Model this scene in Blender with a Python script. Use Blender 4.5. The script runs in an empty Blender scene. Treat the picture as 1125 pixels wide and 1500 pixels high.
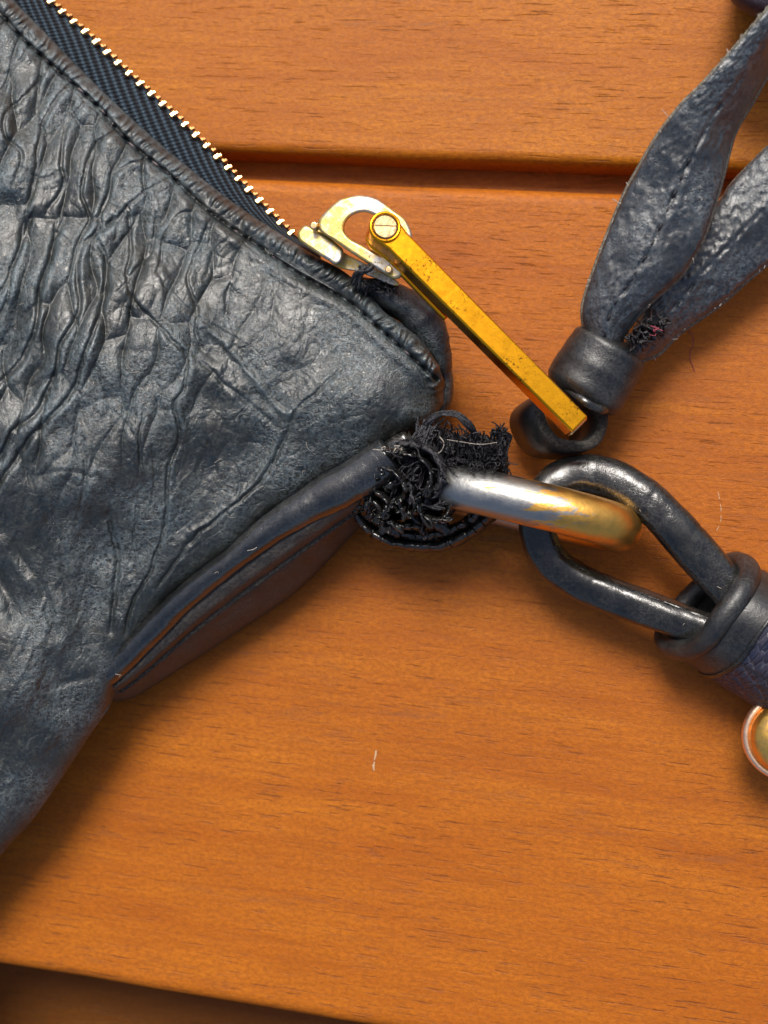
import bpy, bmesh, math, random
import numpy as np
from mathutils import Vector, Matrix
# ---------------------------------------------------------------- camera, world, sun, exposure
# one Blender unit is about one centimetre
S = bpy.context.scene
S.unit_settings.system = 'METRIC'
S.unit_settings.scale_length = 0.01
D = 18.0
TILT = math.radians(10.0)
cam_pos = np.array([math.sin(TILT)*D, 0.0, math.cos(TILT)*D])
Rv = np.array([math.cos(TILT), 0, -math.sin(TILT)])
Uv = np.array([0, 1.0, 0])
Fv = np.array([-math.sin(TILT), 0, -math.cos(TILT)])
cd = bpy.data.cameras.new('camera'); cam = bpy.data.objects.new('camera', cd)
S.collection.objects.link(cam); S.camera = cam
cam.location = cam_pos; cam.rotation_euler = (0, TILT, 0)
cd.sensor_fit = 'HORIZONTAL'; cd.sensor_width = 36; cd.lens = 36*D/11.25
cd.clip_start = 0.1; cd.clip_end = 5000
cd.dof.use_dof = True; cd.dof.focus_distance = 16.4; cd.dof.aperture_fstop = 0.28
S.render.resolution_x = 768; S.render.resolution_y = 1024
SUN_EL, SUN_AZ = math.radians(54), math.radians(0)      # azimuth from +y towards +x
w = bpy.data.worlds.new("World"); S.world = w; w.use_nodes = True
nt = w.node_tree; nt.nodes.clear()
wo = nt.nodes.new('ShaderNodeOutputWorld'); bg = nt.nodes.new('ShaderNodeBackground')
sk = nt.nodes.new('ShaderNodeTexSky'); sk.sky_type = 'NISHITA'; sk.sun_disc = False
sk.sun_elevation = SUN_EL; sk.sun_rotation = SUN_AZ; sk.air_density = 1.0; sk.dust_density = 5.0
bg.inputs['Strength'].default_value = 0.10
nt.links.new(sk.outputs[0], bg.inputs[0]); nt.links.new(bg.outputs[0], wo.inputs[0])
sd = bpy.data.lights.new('sun', 'SUN'); sun = bpy.data.objects.new('sun', sd); S.collection.objects.link(sun)
sd.energy = 2.6; sd.angle = math.radians(22); sd.color = (1.0, 0.96, 0.90)
sdir = Vector((math.sin(SUN_AZ)*math.cos(SUN_EL), math.cos(SUN_AZ)*math.cos(SUN_EL), math.sin(SUN_EL)))
sun.rotation_euler = sdir.to_track_quat('Z', 'Y').to_euler()
S.view_settings.view_transform = 'Standard'; S.view_settings.look = 'None'
S.view_settings.gamma = 1; S.view_settings.exposure = 0.45

rng = np.random.RandomState(7); random.seed(7)
C = S.collection

# ---------------------------------------------------------------- helpers
def P(px, py, z):
    """photo point and height above the table -> place (arrays allowed)"""
    px = np.asarray(px, float); py = np.asarray(py, float); z = np.asarray(z, float)
    u = (px-562.5)/100; v = (750-py)/100
    d = u[..., None]*Rv + v[..., None]*Uv + D*Fv
    k = (z-cam_pos[2])/d[..., 2]
    return cam_pos + d*k[..., None]

def thing(name, label, cat, loc, group=None):
    o = bpy.data.objects.new(name, None); C.objects.link(o); o.location = loc
    o.empty_display_size = 0.3
    o['label'] = label; o['category'] = cat
    if group: o['group'] = group
    return o

def wloc(o):
    v = np.zeros(3)
    while o is not None:
        v = v+np.array(o.location); o = o.parent
    return v

def obj(name, verts, faces, mats, parent=None, smooth=True, uv=None, mi=None, label=None, kind=None, origin=None, sheet=False):
    verts = np.asarray(verts, float).reshape(-1, 3)
    if origin is None: origin = verts.mean(0) if parent is not None else np.zeros(3)
    if sheet and isinstance(faces, np.ndarray):          # open sheets face up
        a_, b_, c_ = verts[faces[:, 0]], verts[faces[:, 1]], verts[faces[:, 2]]
        if np.cross(b_-a_, c_-a_)[:, 2].sum() < 0: faces = faces[:, ::-1]
    me = bpy.data.meshes.new(name)
    me.vertices.add(len(verts)); me.vertices.foreach_set('co', (verts-origin).astype(np.float32).ravel())
    if isinstance(faces, np.ndarray) and faces.ndim == 2:
        n, k = faces.shape
        me.loops.add(n*k); me.loops.foreach_set('vertex_index', faces.astype(np.int32).ravel())
        me.polygons.add(n); me.polygons.foreach_set('loop_start', np.arange(0, n*k, k, dtype=np.int32))
        flat = faces.ravel()
    else:
        me.loops.add(sum(len(f) for f in faces)); flat = np.array([i for f in faces for i in f], dtype=np.int32)
        me.loops.foreach_set('vertex_index', flat)
        ls = np.cumsum([0]+[len(f) for f in faces])[:-1].astype(np.int32)
        me.polygons.add(len(faces)); me.polygons.foreach_set('loop_start', ls)
    me.update(calc_edges=True)
    if uv is not None:
        l = me.uv_layers.new(name='UVMap')
        l.data.foreach_set('uv', np.asarray(uv, np.float32)[flat].ravel())
    me.polygons.foreach_set('use_smooth', np.full(len(me.polygons), smooth, dtype=bool))
    if not isinstance(mats, (list, tuple)): mats = [mats]
    for m in mats: me.materials.append(m)
    if mi is not None: me.polygons.foreach_set('material_index', np.asarray(mi, np.int32))
    me.validate()
    o = bpy.data.objects.new(name, me); C.objects.link(o)
    if parent is not None:
        o.parent = parent; o.location = origin-wloc(parent)
    else: o.location = origin
    if label: o['label'] = label
    if kind: o['kind'] = kind
    return o

def outward(o):
    bm = bmesh.new(); bm.from_mesh(o.data); bmesh.ops.recalc_face_normals(bm, faces=bm.faces); bm.to_mesh(o.data); bm.free(); return o

def bevel(o, wd, seg=3, ang=30):
    m = o.modifiers.new('bevel', 'BEVEL'); m.width = wd; m.segments = seg; m.limit_method = 'ANGLE'; m.angle_limit = math.radians(ang)
    m.harden_normals = True
    return o

def cat(pts, n, closed=False):
    """catmull-rom through pts, n samples evenly spaced"""
    p = np.asarray(pts, float)
    if closed: q = np.vstack([p[-1], p, p[0], p[1]])
    else: q = np.vstack([2*p[0]-p[1], p, 2*p[-1]-p[-2]])
    out = []
    m = len(q)-3
    for i in range(m):
        t = np.linspace(0, 1, 24, endpoint=False)[:, None]
        a, b, c, d = q[i], q[i+1], q[i+2], q[i+3]
        out.append(0.5*((2*b)+(-a+c)*t+(2*a-5*b+4*c-d)*t*t+(-a+3*b-3*c+d)*t**3))
    out = np.vstack(out+[q[-2][None]])
    L = np.r_[0, np.cumsum(np.linalg.norm(np.diff(out[:, :min(3, out.shape[1])], axis=0), axis=1))]
    s = np.linspace(0, L[-1], n+1)[:-1] if closed else np.linspace(0, L[-1], n)
    return np.stack([np.interp(s, L, out[:, k]) for k in range(out.shape[1])], 1)

def grid_faces(nu, nv, wrapv=False, off=0):
    i, j = np.meshgrid(np.arange(nu-1), np.arange(nv if wrapv else nv-1), indexing='ij')
    j2 = (j+1) % nv
    f = np.stack([i*nv+j, i*nv+j2, (i+1)*nv+j2, (i+1)*nv+j], -1).reshape(-1, 4)
    return f+off

def frames(path, up=(0, 0, 1), closed=False):
    n = len(path)
    if closed: T = np.roll(path, -1, 0)-np.roll(path, 1, 0)
    else: T = np.gradient(path, axis=0)
    T /= np.linalg.norm(T, axis=1)[:, None]+1e-12
    N = np.zeros_like(T); u = np.array(up, float)
    v = u-T[0]*np.dot(u, T[0])
    if np.linalg.norm(v) < 1e-3:
        u = np.array([1., 0, 0]); v = u-T[0]*np.dot(u, T[0])
    v /= np.linalg.norm(v); N[0] = v
    for i in range(1, n):
        v = v-T[i]*np.dot(v, T[i]); v /= np.linalg.norm(v)+1e-12; N[i] = v
    return T, N, np.cross(T, N)

def tube(path, ra, rb=None, seg=16, closed=False, up=(0, 0, 1), fixed=False, caps=True, rn=None):
    """swept tube: ra along the normal, rb along the binormal; returns verts, faces, uv"""
    path = np.asarray(path, float); n = len(path)
    ra = np.broadcast_to(np.asarray(ra, float), (n,)); rb = ra if rb is None else np.broadcast_to(np.asarray(rb, float), (n,))
    T, N, B = frames(path, up, closed)
    if fixed:
        u = np.array(up, float); N = u-T*(T@u)[:, None]; N /= np.linalg.norm(N, axis=1)[:, None]+1e-9; B = np.cross(T, N)
    a = np.linspace(0, 2*np.pi, seg, endpoint=False)
    k = np.ones((n, seg)) if rn is None else rn(n, seg)
    V = path[:, None]+N[:, None]*(np.cos(a)[None]*ra[:, None]*k)[..., None]+B[:, None]*(np.sin(a)[None]*rb[:, None]*k)[..., None]
    L = np.r_[0, np.cumsum(np.linalg.norm(np.diff(path, axis=0), axis=1))]
    uv = np.stack(np.broadcast_arrays(L[:, None], a[None]*float(ra.mean())), -1).reshape(-1, 2)
    V = V.reshape(-1, 3)
    F = grid_faces(n, seg, True)
    if closed:
        j = np.arange(seg); j2 = (j+1) % seg
        F = np.vstack([F, np.stack([(n-1)*seg+j, (n-1)*seg+j2, j2, j], -1)])
        return V, F, uv
    if caps:
        # rounded little caps: a centre vertex each end
        V = np.vstack([V, path[0]-T[0]*min(ra[0], rb[0])*.35, path[-1]+T[-1]*min(ra[-1], rb[-1])*.35]); c0 = n*seg
        uv = np.vstack([uv, [0, 0], [L[-1], 0]])
        j = np.arange(seg); j2 = (j+1) % seg
        tri = [list(x) for x in F]+[[c0, b, a_] for a_, b in zip(j, j2)]+[[c0+1, (n-1)*seg+a_, (n-1)*seg+b] for a_, b in zip(j, j2)]
        return V, tri, uv
    return V, F, uv

class Bag:
    """collects several pieces into one mesh"""
    def __init__(s): s.v = []; s.f = []; s.n = 0; s.uv = []
    def add(s, V, F, uv=None):
        V = np.asarray(V); s.v.append(V); s.uv.append(uv if uv is not None else V[:, :2])
        for f in F: s.f.append([int(i)+s.n for i in f])
        s.n += len(V)
    def build(s, name, mat, parent=None, **k):
        return obj(name, np.vstack(s.v), s.f, mat, parent, uv=np.vstack(s.uv), **k)

def box(ax, c, hx, hy, hz):
    """ax: 3x3 rows = axes; returns 8 verts, 6 faces"""
    ax = np.asarray(ax); c = np.asarray(c)
    V = np.array([c+ax[0]*hx*i+ax[1]*hy*j+ax[2]*hz*k for i in (-1, 1) for j in (-1, 1) for k in (-1, 1)])
    F = [[0, 1, 3, 2], [4, 6, 7, 5], [0, 4, 5, 1], [2, 3, 7, 6], [0, 2, 6, 4], [1, 5, 7, 3]]
    return V, F

def cyl(c, axis, r, h, seg=24, r2=None):
    axis = np.asarray(axis, float); axis /= np.linalg.norm(axis); r2 = r if r2 is None else r2
    u = np.cross(axis, [0.3, 0.9, 0.1]); u /= np.linalg.norm(u); v = np.cross(axis, u)
    a = np.linspace(0, 2*np.pi, seg, endpoint=False)
    ring = np.cos(a)[:, None]*u+np.sin(a)[:, None]*v
    V = np.vstack([c+ring*r-axis*h, c+ring*r2+axis*h])
    F = [[i, (i+1) % seg, seg+(i+1) % seg, seg+i] for i in range(seg)]+[list(range(seg))[::-1], list(range(seg, 2*seg))]
    return V, F

_tab = rng.rand(16, 256, 256)
def vn(x, y, s=0):
    xi = np.floor(x).astype(int); yi = np.floor(y).astype(int); fx = x-xi; fy = y-yi
    fx = fx*fx*fx*(fx*(fx*6-15)+10); fy = fy*fy*fy*(fy*(fy*6-15)+10); t = _tab[s % 16]
    a = t[xi & 255, yi & 255]; b = t[(xi+1) & 255, yi & 255]; c = t[xi & 255, (yi+1) & 255]; d = t[(xi+1) & 255, (yi+1) & 255]
    return (a*(1-fx)+b*fx)*(1-fy)+(c*(1-fx)+d*fx)*fy
def fbm(x, y, s=0, o=4):
    r = 0; a = .5
    for k in range(o): r = r+a*vn(x*2**k+17*k, y*2**k+31*k, s+k); a *= .5
    return r
def vor(x, y, s=0, jit=.9):
    xi = np.floor(x).astype(int); yi = np.floor(y).astype(int)
    f1 = np.full(x.shape, 9.); f2 = np.full(x.shape, 9.)
    for i in (-1, 0, 1):
        for j in (-1, 0, 1):
            cx = xi+i; cy = yi+j
            dx = cx+.5+jit*(_tab[s % 16][cx & 255, cy & 255]-.5)-x; dy = cy+.5+jit*(_tab[(s+1) % 16][cx & 255, cy & 255]-.5)-y
            d = np.sqrt(dx*dx+dy*dy)
            f2 = np.minimum(f2, np.maximum(f1, d)); f1 = np.minimum(f1, d)
    return f1, f2
def sstep(a, b, x):
    t = np.clip((x-a)/(b-a), 0, 1); return t*t*(3-2*t)
def pdist(X, Y, poly):
    """distance to a polyline"""
    best = np.full(X.shape, 1e9)
    for (x0, y0), (x1, y1) in zip(poly[:-1], poly[1:]):
        dx, dy = x1-x0, y1-y0; l2 = dx*dx+dy*dy+1e-9
        t = np.clip(((X-x0)*dx+(Y-y0)*dy)/l2, 0, 1)
        best = np.minimum(best, (X-x0-t*dx)**2+(Y-y0-t*dy)**2)
    return np.sqrt(best)

# ---------------------------------------------------------------- materials
class NB:
    def __init__(s, name):
        s.m = bpy.data.materials.new(name); s.m.use_nodes = True; s.t = s.m.node_tree
        s.b = s.t.nodes['Principled BSDF']; s.tc = None
    def n(s, typ, **k):
        x = s.t.nodes.new('ShaderNode'+typ)
        for a, b in k.items():
            if hasattr(x, a): setattr(x, a, b)
        return x
    def l(s, a, b): s.t.links.new(a, b)
    def coord(s, which='Object', scale=(1, 1, 1), rot=(0, 0, 0), loc=(0, 0, 0)):
        if s.tc is None: s.tc = s.n('TexCoord')
        m = s.n('Mapping'); m.inputs['Scale'].default_value = scale; m.inputs['Rotation'].default_value = rot; m.inputs['Location'].default_value = loc
        s.l(s.tc.outputs[which], m.inputs[0]); return m.outputs[0]
    def noise(s, v, scale, detail=4, rough=.55, dist=0):
        x = s.n('TexNoise'); s.l(v, x.inputs['Vector']); x.inputs['Scale'].default_value = scale
        x.inputs['Detail'].default_value = detail; x.inputs['Roughness'].default_value = rough; x.inputs['Distortion'].default_value = dist
        return x.outputs['Fac']
    def vor(s, v, scale, feature='DISTANCE_TO_EDGE', rand=1.0):
        x = s.n('TexVoronoi'); x.feature = feature; s.l(v, x.inputs['Vector']); x.inputs['Scale'].default_value = scale
        x.inputs['Randomness'].default_value = rand
        return x.outputs['Distance']
    def ramp(s, f, stops):
        x = s.n('ValToRGB'); s.l(f, x.inputs[0]); e = x.color_ramp.elements
        while len(e) < len(stops): e.new(.5)
        for a, (p, c) in zip(e, stops):
            a.position = p; a.color = (c if len(c) == 4 else (*c, 1)) if hasattr(c, '__len__') else (c, c, c, 1)
        return x.outputs[0]
    def mix(s, f, a, b, bt='MIX'):
        x = s.n('Mix'); x.data_type = 'RGBA'; x.blend_type = bt
        for val, i in ((f, 0), (a, 6), (b, 7)):
            if hasattr(val, 'links'): s.l(val, x.inputs[i])
            elif i == 0: x.inputs[0].default_value = val
            else: x.inputs[i].default_value = (*val, 1)
        return x.outputs[2]
    def math(s, op, a, b=0.0, c=None):
        x = s.n('Math'); x.operation = op
        for i, val in enumerate((a, b) if c is None else (a, b, c)):
            if hasattr(val, 'links'): s.l(val, x.inputs[i])
            else: x.inputs[i].default_value = val
        return x.outputs[0]
    def bump(s, h, dist, strength=1.0, prev=None):
        x = s.n('Bump'); s.l(h, x.inputs['Height']); x.inputs['Distance'].default_value = dist; x.inputs['Strength'].default_value = strength
        if prev is not None: s.l(prev, x.inputs['Normal'])
        return x.outputs[0]
    def set(s, **k):
        for a, val in k.items():
            i = s.b.inputs[a.replace('_', ' ')]
            if hasattr(val, 'links'): s.l(val, i)
            else: i.default_value = (*val, 1) if isinstance(val, tuple) and len(val) == 3 else val
        return s.m

def m_leather(name, c0, c1, grain=11.0, rough=(.34, .6), bumpd=.012, glint_wear=(.16, .17, .17), glint_amt=.5, crack=.008, spec=.5, coat=0.0, mottle=None, crest=None):
    mottle = mottle or tuple(c*1.5 for c in c1)
    n = NB(name); v = n.coord('Object')
    warp = n.n('TexNoise'); n.l(v, warp.inputs['Vector']); warp.inputs['Scale'].default_value = 4
    va = n.n('VectorMath'); va.operation = 'MULTIPLY_ADD'; n.l(warp.outputs['Color'], va.inputs[0]); va.inputs[1].default_value = (.14, .14, .14); n.l(v, va.inputs[2])
    vv = va.outputs[0]
    def mp(vec, sc, rot):
        m = n.n('Mapping'); m.inputs['Scale'].default_value = sc; m.inputs['Rotation'].default_value = (0, 0, rot); n.l(vec, m.inputs[0]); return m.outputs[0]
    def lines(vec, scale, width, det=4, ro=.6):
        x = n.math('ABSOLUTE', n.math('SUBTRACT', n.noise(vec, scale, det, ro, .3), .5)); return n.ramp(x, [(0, 1.0), (width, 0.0)])
    big = n.noise(v, .9, 4, .6); mid_ = n.noise(v, 3.2, 5, .65); fine = n.noise(v, 30, 4, .7)
    g1 = n.vor(vv, grain, 'F1')
    l1 = lines(vv, 3.6, .030); l2 = lines(mp(vv, (1, .42, 1), .55), 8, .045); l3 = lines(mp(vv, (.42, 1, 1), .35), 8, .045); l4 = lines(vv, 15, .07, 3)
    region = n.ramp(n.noise(v, 1.1, 3, .5), [(.38, .1), (.62, 1)])
    net = n.math('MAXIMUM', n.math('MAXIMUM', l2, l3), n.math('MULTIPLY', l4, .7))
    base = n.mix(n.ramp(mid_, [(.38, 0), (.64, 1)]), c0, c1)
    base = n.mix(n.ramp(fine, [(.38, .75), (.52, 0)]), base, tuple(c*.35 for c in c0))
    mot = n.noise(v, 21, 3, .75); base = n.mix(n.math('MULTIPLY', n.ramp(mot, [(.52, 0), (.64, 1)]), n.ramp(n.noise(v, 2.1, 3, .6), [(.35, .25), (.65, 1)])), base, mottle)
    wm = n.math('MULTIPLY', n.math('MULTIPLY', net, region), glint_amt)
    wm = n.math('MULTIPLY', wm, n.ramp(fine, [(.35, .2), (.62, 1)]))
    col = n.mix(n.math('MINIMUM', wm, 1.0), base, glint_wear)  # pale crackle lines put the glints of fine wrinkles into the colour
    if crest:      # glints painted pale along the scuffed crests of the folds
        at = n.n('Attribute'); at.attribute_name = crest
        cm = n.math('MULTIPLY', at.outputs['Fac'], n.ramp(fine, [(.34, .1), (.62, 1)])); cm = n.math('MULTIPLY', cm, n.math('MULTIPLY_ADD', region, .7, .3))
        col = n.mix(n.math('MINIMUM', cm, .8), col, glint_wear)
    h = n.math('ADD', n.math('MULTIPLY', g1, -.8), n.math('MULTIPLY', fine, .7))
    b1 = n.bump(h, bumpd, .8)
    b2 = n.bump(n.math('ADD', n.math('MULTIPLY', l1, .4), n.math('MULTIPLY', net, n.math('MULTIPLY_ADD', region, .8, .2))), crack, .9, b1)
    rg = n.n('MapRange'); n.l(n.math('ADD', n.math('MULTIPLY', mid_, .6), n.math('MULTIPLY', fine, .4)), rg.inputs[0]); rg.inputs[1].default_value = .36; rg.inputs[2].default_value = .62
    rg.inputs[3].default_value = rough[0]; rg.inputs[4].default_value = rough[1]
    return n.set(Base_Color=col, Roughness=rg.outputs[0], Normal=b2, Specular_IOR_Level=spec, Coat_Weight=coat, Coat_Roughness=(.32 if coat < .4 else .14), Coat_Normal=b2)

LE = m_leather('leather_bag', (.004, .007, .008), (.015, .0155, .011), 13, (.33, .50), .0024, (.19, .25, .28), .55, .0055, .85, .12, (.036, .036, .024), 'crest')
LE2 = m_leather('leather_tassel', (.008, .011, .015), (.024, .025, .026), 14, (.32, .46), .0018, (.18, .22, .25), .5, .003, .9, .2)
LSM = m_leather('leather_smooth', (.004, .005, .006), (.015, .014, .012), 9, (.13, .28), .0007, (.12, .13, .14), .3, .0012, .9, .5)
LSC = m_leather('leather_collar', (.006, .007, .009), (.020, .019, .017), 10, (.30, .46), .0016, (.10, .11, .12), .35, .002, .6, 0)
LGU = m_leather('leather_gusset', (.016, .014, .012), (.042, .034, .027), 14, (.4, .6), .006, (.10, .09, .08), .35, .003, .6)
LBL = m_leather('leather_black_glossy', (.004, .005, .006), (.016, .015, .012), 7, (.14, .28), .0006, (.09, .09, .09), .3, .0012, .7, .0)
PUR = m_leather('leather_purple', (.03, .022, .035), (.05, .035, .05), 12, (.5, .7), .006, (.10, .08, .10), .2, .003)

def m_navy():
    n = NB('leather_navy_scaled')
    v = n.coord('UV', (1, 1, 1)); wv = n.noise(v, 2, 3)
    va = n.n('VectorMath'); va.operation = 'MULTIPLY_ADD'
    nz = n.n('TexNoise'); n.l(v, nz.inputs['Vector']); nz.inputs['Scale'].default_value = 3
    n.l(nz.outputs['Color'], va.inputs[0]); va.inputs[1].default_value = (.10, .10, 0); n.l(v, va.inputs[2])
    m = n.n('Mapping'); m.inputs['Scale'].default_value = (12, 5.2, 1); m.inputs['Rotation'].default_value = (0, 0, .25); n.l(va.outputs[0], m.inputs[0])
    e = n.vor(m.outputs[0], 1.0, 'DISTANCE_TO_EDGE', .45)
    line = n.ramp(e, [(0, 1), (.07, 0)])
    line = n.math('MULTIPLY', line, n.ramp(n.noise(v, 8, 2), [(.4, .15), (.6, 1)]))
    base = n.mix(n.ramp(wv, [(.4, 0), (.6, 1)]), (.010, .016, .038), (.028, .026, .042))
    col = n.mix(n.math('MULTIPLY', line, .4), base, (.16, .17, .20))
    b = n.bump(n.ramp(e, [(0, 0), (.3, 1)]), .02)
    b = n.bump(n.noise(v, 40, 3), .004, 1, b)
    return n.set(Base_Color=col, Roughness=.42, Normal=b)
NAV = m_navy()

def m_raw(name='raw_leather_edge', a=(.10, .095, .075), b=(.30, .28, .22)):
    n = NB(name); v = n.coord('Object')
    f = n.noise(v, 25, 5, .7)
    return n.set(Base_Color=n.mix(n.ramp(f, [(.42, 0), (.68, 1)]), a, b), Roughness=.85, Normal=n.bump(n.noise(v, 45, 4, .7), .02))
RAW = m_raw(); RAWD = m_raw('dark_raw_edge', (.015, .014, .013), (.10, .09, .07))

def m_tape():
    n = NB('zip_tape_twill'); uvn = n.n('TexCoord'); s = n.n('SeparateXYZ'); n.l(uvn.outputs['UV'], s.inputs[0])
    u, v = s.outputs[0], s.outputs[1]      # u along, v across, in cm
    # herringbone ribs: chevrons of slanted yarns, 3 bands across the tape
    tri = n.math('PINGPONG', n.math('ADD', v, .02), .24)
    ph = n.math('ADD', n.math('MULTIPLY', u, 24.0), n.math('MULTIPLY', v, 46.0))
    rib = n.math('SINE', ph)
    yarn = n.math('SINE', n.math('ADD', n.math('MULTIPLY', v, -60.0), n.math('MULTIPLY', u, 95)))
    wv = n.noise(n.coord('Object'), 40, 3, .7)
    h = n.math('ADD', n.math('MULTIPLY', rib, 1.0), n.math('ADD', n.math('MULTIPLY', yarn, .4), n.math('MULTIPLY', wv, 1.3)))
    col = n.mix(n.ramp(n.math('MULTIPLY_ADD', h, .3, .25), [(.2, 0), (.9, 1)]), (.002, .004, .008), (.055, .090, .125))
    return n.set(Base_Color=col, Roughness=.75, Normal=n.bump(h, .03), Specular_IOR_Level=.3)
TAPE = m_tape()

def m_thread(name='frayed_black_thread', a=(.004, .004, .005), b=(.10, .095, .11)):  # default b: purple-grey glints painted as speckle on the thread
    n = NB(name); v = n.coord('Object')
    return n.set(Base_Color=n.mix(n.ramp(n.noise(v, 22, 4, .8), [(.45, 0), (.72, 1)]), a, b), Roughness=.38, Normal=n.bump(n.noise(v, 50, 3, .7), .02), Specular_IOR_Level=.6)
THR = m_thread(); FIB = m_thread('pale_fibre', (.35, .30, .24), (.6, .55, .5))
RED = m_thread('red_thread', (.25, .03, .06), (.4, .08, .10))

def m_gold(name, gold=(.95, .55, .10), other=None, thr=(.5, .6), sc=3.0, rough=(.12, .3), scratch=.35, grad=None, pit=0.0, bmp=.012):
    n = NB(name); v = n.coord('Object')
    f = n.noise(v if grad is None else n.coord('Object', (.5, 2.6, 2.6), (0, 0, .2)), sc, 6, .75)
    if grad is not None:                      # wear runs along the piece
        s = n.n('SeparateXYZ'); n.l(n.tc.outputs['Object'], s.inputs[0])
        f = n.math('ADD', n.math('MULTIPLY', n.math('SUBTRACT', f, .5), 1.7), n.math('MULTIPLY_ADD', s.outputs[0], grad[0], grad[1]))
    w_ = n.ramp(f, [(thr[0], 0), (thr[1], 1)])
    col = n.mix(w_, gold, other) if other else n.mix(w_, gold, tuple(c*.86 for c in gold))
    vs = n.coord('Object', (3, 60, 60), (0, 0, .8)); sc1 = n.noise(vs, 1.0, 3, .7); sl = n.ramp(sc1, [(.62, 0), (.68, 1)])
    col = n.mix(n.math('MULTIPLY', sl, scratch), col, (.16, .10, .03))
    if pit > 0:
        p = n.ramp(n.noise(v, 22, 4, .8), [(.54, 0), (.62, 1)])
        patch = n.ramp(n.noise(v, 1.6, 3, .6), [(.54, 0), (.60, 1)])
        col = n.mix(n.math('MULTIPLY', n.math('MULTIPLY', p, patch), pit), col, (.06, .04, .012))
    rg = n.n('MapRange'); n.l(n.noise(v, sc*3, 5, .7), rg.inputs[0]); rg.inputs[1].default_value = .3; rg.inputs[2].default_value = .7
    rg.inputs[3].default_value = rough[0]; rg.inputs[4].default_value = rough[1]
    return n.set(Base_Color=col, Metallic=1.0, Roughness=rg.outputs[0], Normal=n.bump(n.noise(v, 6 if bmp > .01 else 1.5, 3, .6), bmp, .6))
GB = m_gold('gold_scratched_bar', (1.0, .44, .015), None, sc=4, rough=(.15, .26), scratch=.6, pit=.97, bmp=.006)
GS = m_gold('worn_gold_silver', (.74, .55, .17), (.60, .56, .51), (.46, .58), 2.6, (.38, .55), .15, pit=.8)
GT = m_gold('zip_gold', (.80, .56, .28), None, sc=5, rough=(.15, .3), scratch=.1)
GR = m_gold('ring_worn_metal', (.34, .34, .33), (.74, .40, .09), (.46, .54), 1.8, (.32, .48), .3, grad=(.36, .40))
GK = m_gold('stud_gold', (.98, .56, .12), (.75, .44, .14), (.5, .62), 5, (.32, .45), .2, pit=.8)
GP = m_gold('rose_gold', (1.0, .66, .44), None, sc=3, rough=(.35, .45), scratch=0)

def m_wood(name, tint=1.0, dark=0.0, seed=0.0, gm=1.0):
    n = NB(name)
    v = n.coord('Object', (1, 1, 1), loc=(seed*7.3, seed*3.1, 0))
    vg = n.coord('Object', (.16, 1.5, 1.5), loc=(seed*5, seed*2, seed))      # long soft bands
    vf = n.coord('Object', (.8, 7, 7), loc=(seed, seed, seed))             # grain
    vp = n.coord('Object', (1.9, 24, 24), loc=(seed*2, seed, 0))              # pores, short dashes
    band = n.noise(vg, 1.0, 5, .6, .6)
    grain = n.noise(vf, 1.0, 6, .65, .3)
    pore = n.noise(vp, 1.0, 3, .5)
    dens = n.noise(n.coord('Object', (.25, 1.0, 1), loc=(seed, 4, 0)), 1.0, 3, .5)
    pm = n.math('MULTIPLY', n.ramp(pore, [(.60, 0), (.69, 1)]), n.ramp(dens, [(.35, .25), (.62, 1)]))
    vp2 = n.coord('Object', (.5, 34, 34), loc=(seed*3, seed, 3)); pore2 = n.ramp(n.noise(vp2, 1.0, 2, .5), [(.60, 0), (.68, 1)])
    fl = n.noise(n.coord('Object', (.6, 1, 1), loc=(seed, 2, 0)), 19, 5, .8)
    smoke = n.math('MULTIPLY', n.ramp(n.noise(n.coord('Object', (.9, 5, 5), loc=(seed*4, 1, 0)), 1.0, 5, .75, .4), [(.54, 0), (.70, 1)]), n.ramp(n.noise(n.coord('Object', (.2, .55, 1), loc=(seed*4, 8, 0)), 1.0, 3, .6), [(.42, 0), (.62, 1)]))
    c = n.mix(n.ramp(band, [(.3, 0), (.7, 1)]), (.36*tint, .092*tint*gm, .004*tint), (.50*tint, .158*tint*gm, .008*tint))
    c = n.mix(n.math('MULTIPLY', n.ramp(grain, [(.35, 1), (.62, 0)]), .34), c, (.25*tint, .058*tint, .004*tint))
    c = n.mix(n.math('MULTIPLY', n.ramp(fl, [(.42, 1), (.56, 0)]), .62), c, (.25*tint, .065*tint, .006*tint))
    c = n.mix(n.math('MULTIPLY', pore2, .22), c, (.16, .045, .01))
    c = n.mix(n.math('MULTIPLY', smoke, .55), c, (.16, .066, .028))
    c = n.mix(n.math('MULTIPLY', pm, .55), c, (.10, .032, .012))
    stain = n.ramp(n.noise(v, .35, 3, .6), [(.45, 0), (.75, 1)])
    c = n.mix(n.math('MULTIPLY', stain, .25), c, (.31*tint, .070*tint, .008*tint))
    speck = n.ramp(n.noise(v, 17, 2, .5), [(.80, 0), (.83, 1)])
    c = n.mix(n.math('MULTIPLY', speck, .6), c, (.6, .45, .3))
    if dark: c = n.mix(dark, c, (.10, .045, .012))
    b = n.bump(n.noise(v, 22, 5, .75), .016, .7)
    b = n.bump(n.math('MULTIPLY', pm, -1.0), .012, .8, b)
    b = n.bump(grain, .02, .4, b)
    rg = n.n('MapRange'); n.l(n.noise(v, 12, 5, .7), rg.inputs[0]); rg.inputs[1].default_value = .3; rg.inputs[2].default_value = .7
    rg.inputs[3].default_value = .34; rg.inputs[4].default_value = .55
    return n.set(Base_Color=c, Roughness=rg.outputs[0], Normal=b, Specular_IOR_Level=.22)
WD = [m_wood('varnished_wood_%s' % s, t, 0, k, g) for s, t, k, g in (('a', .97, 0., .97), ('b', 1.0, 1.7, 1.06), ('c', .85, 3.1, 1.0))]
WDK = m_wood('unlit_rail_wood', .55, .5, 5.0)

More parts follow.
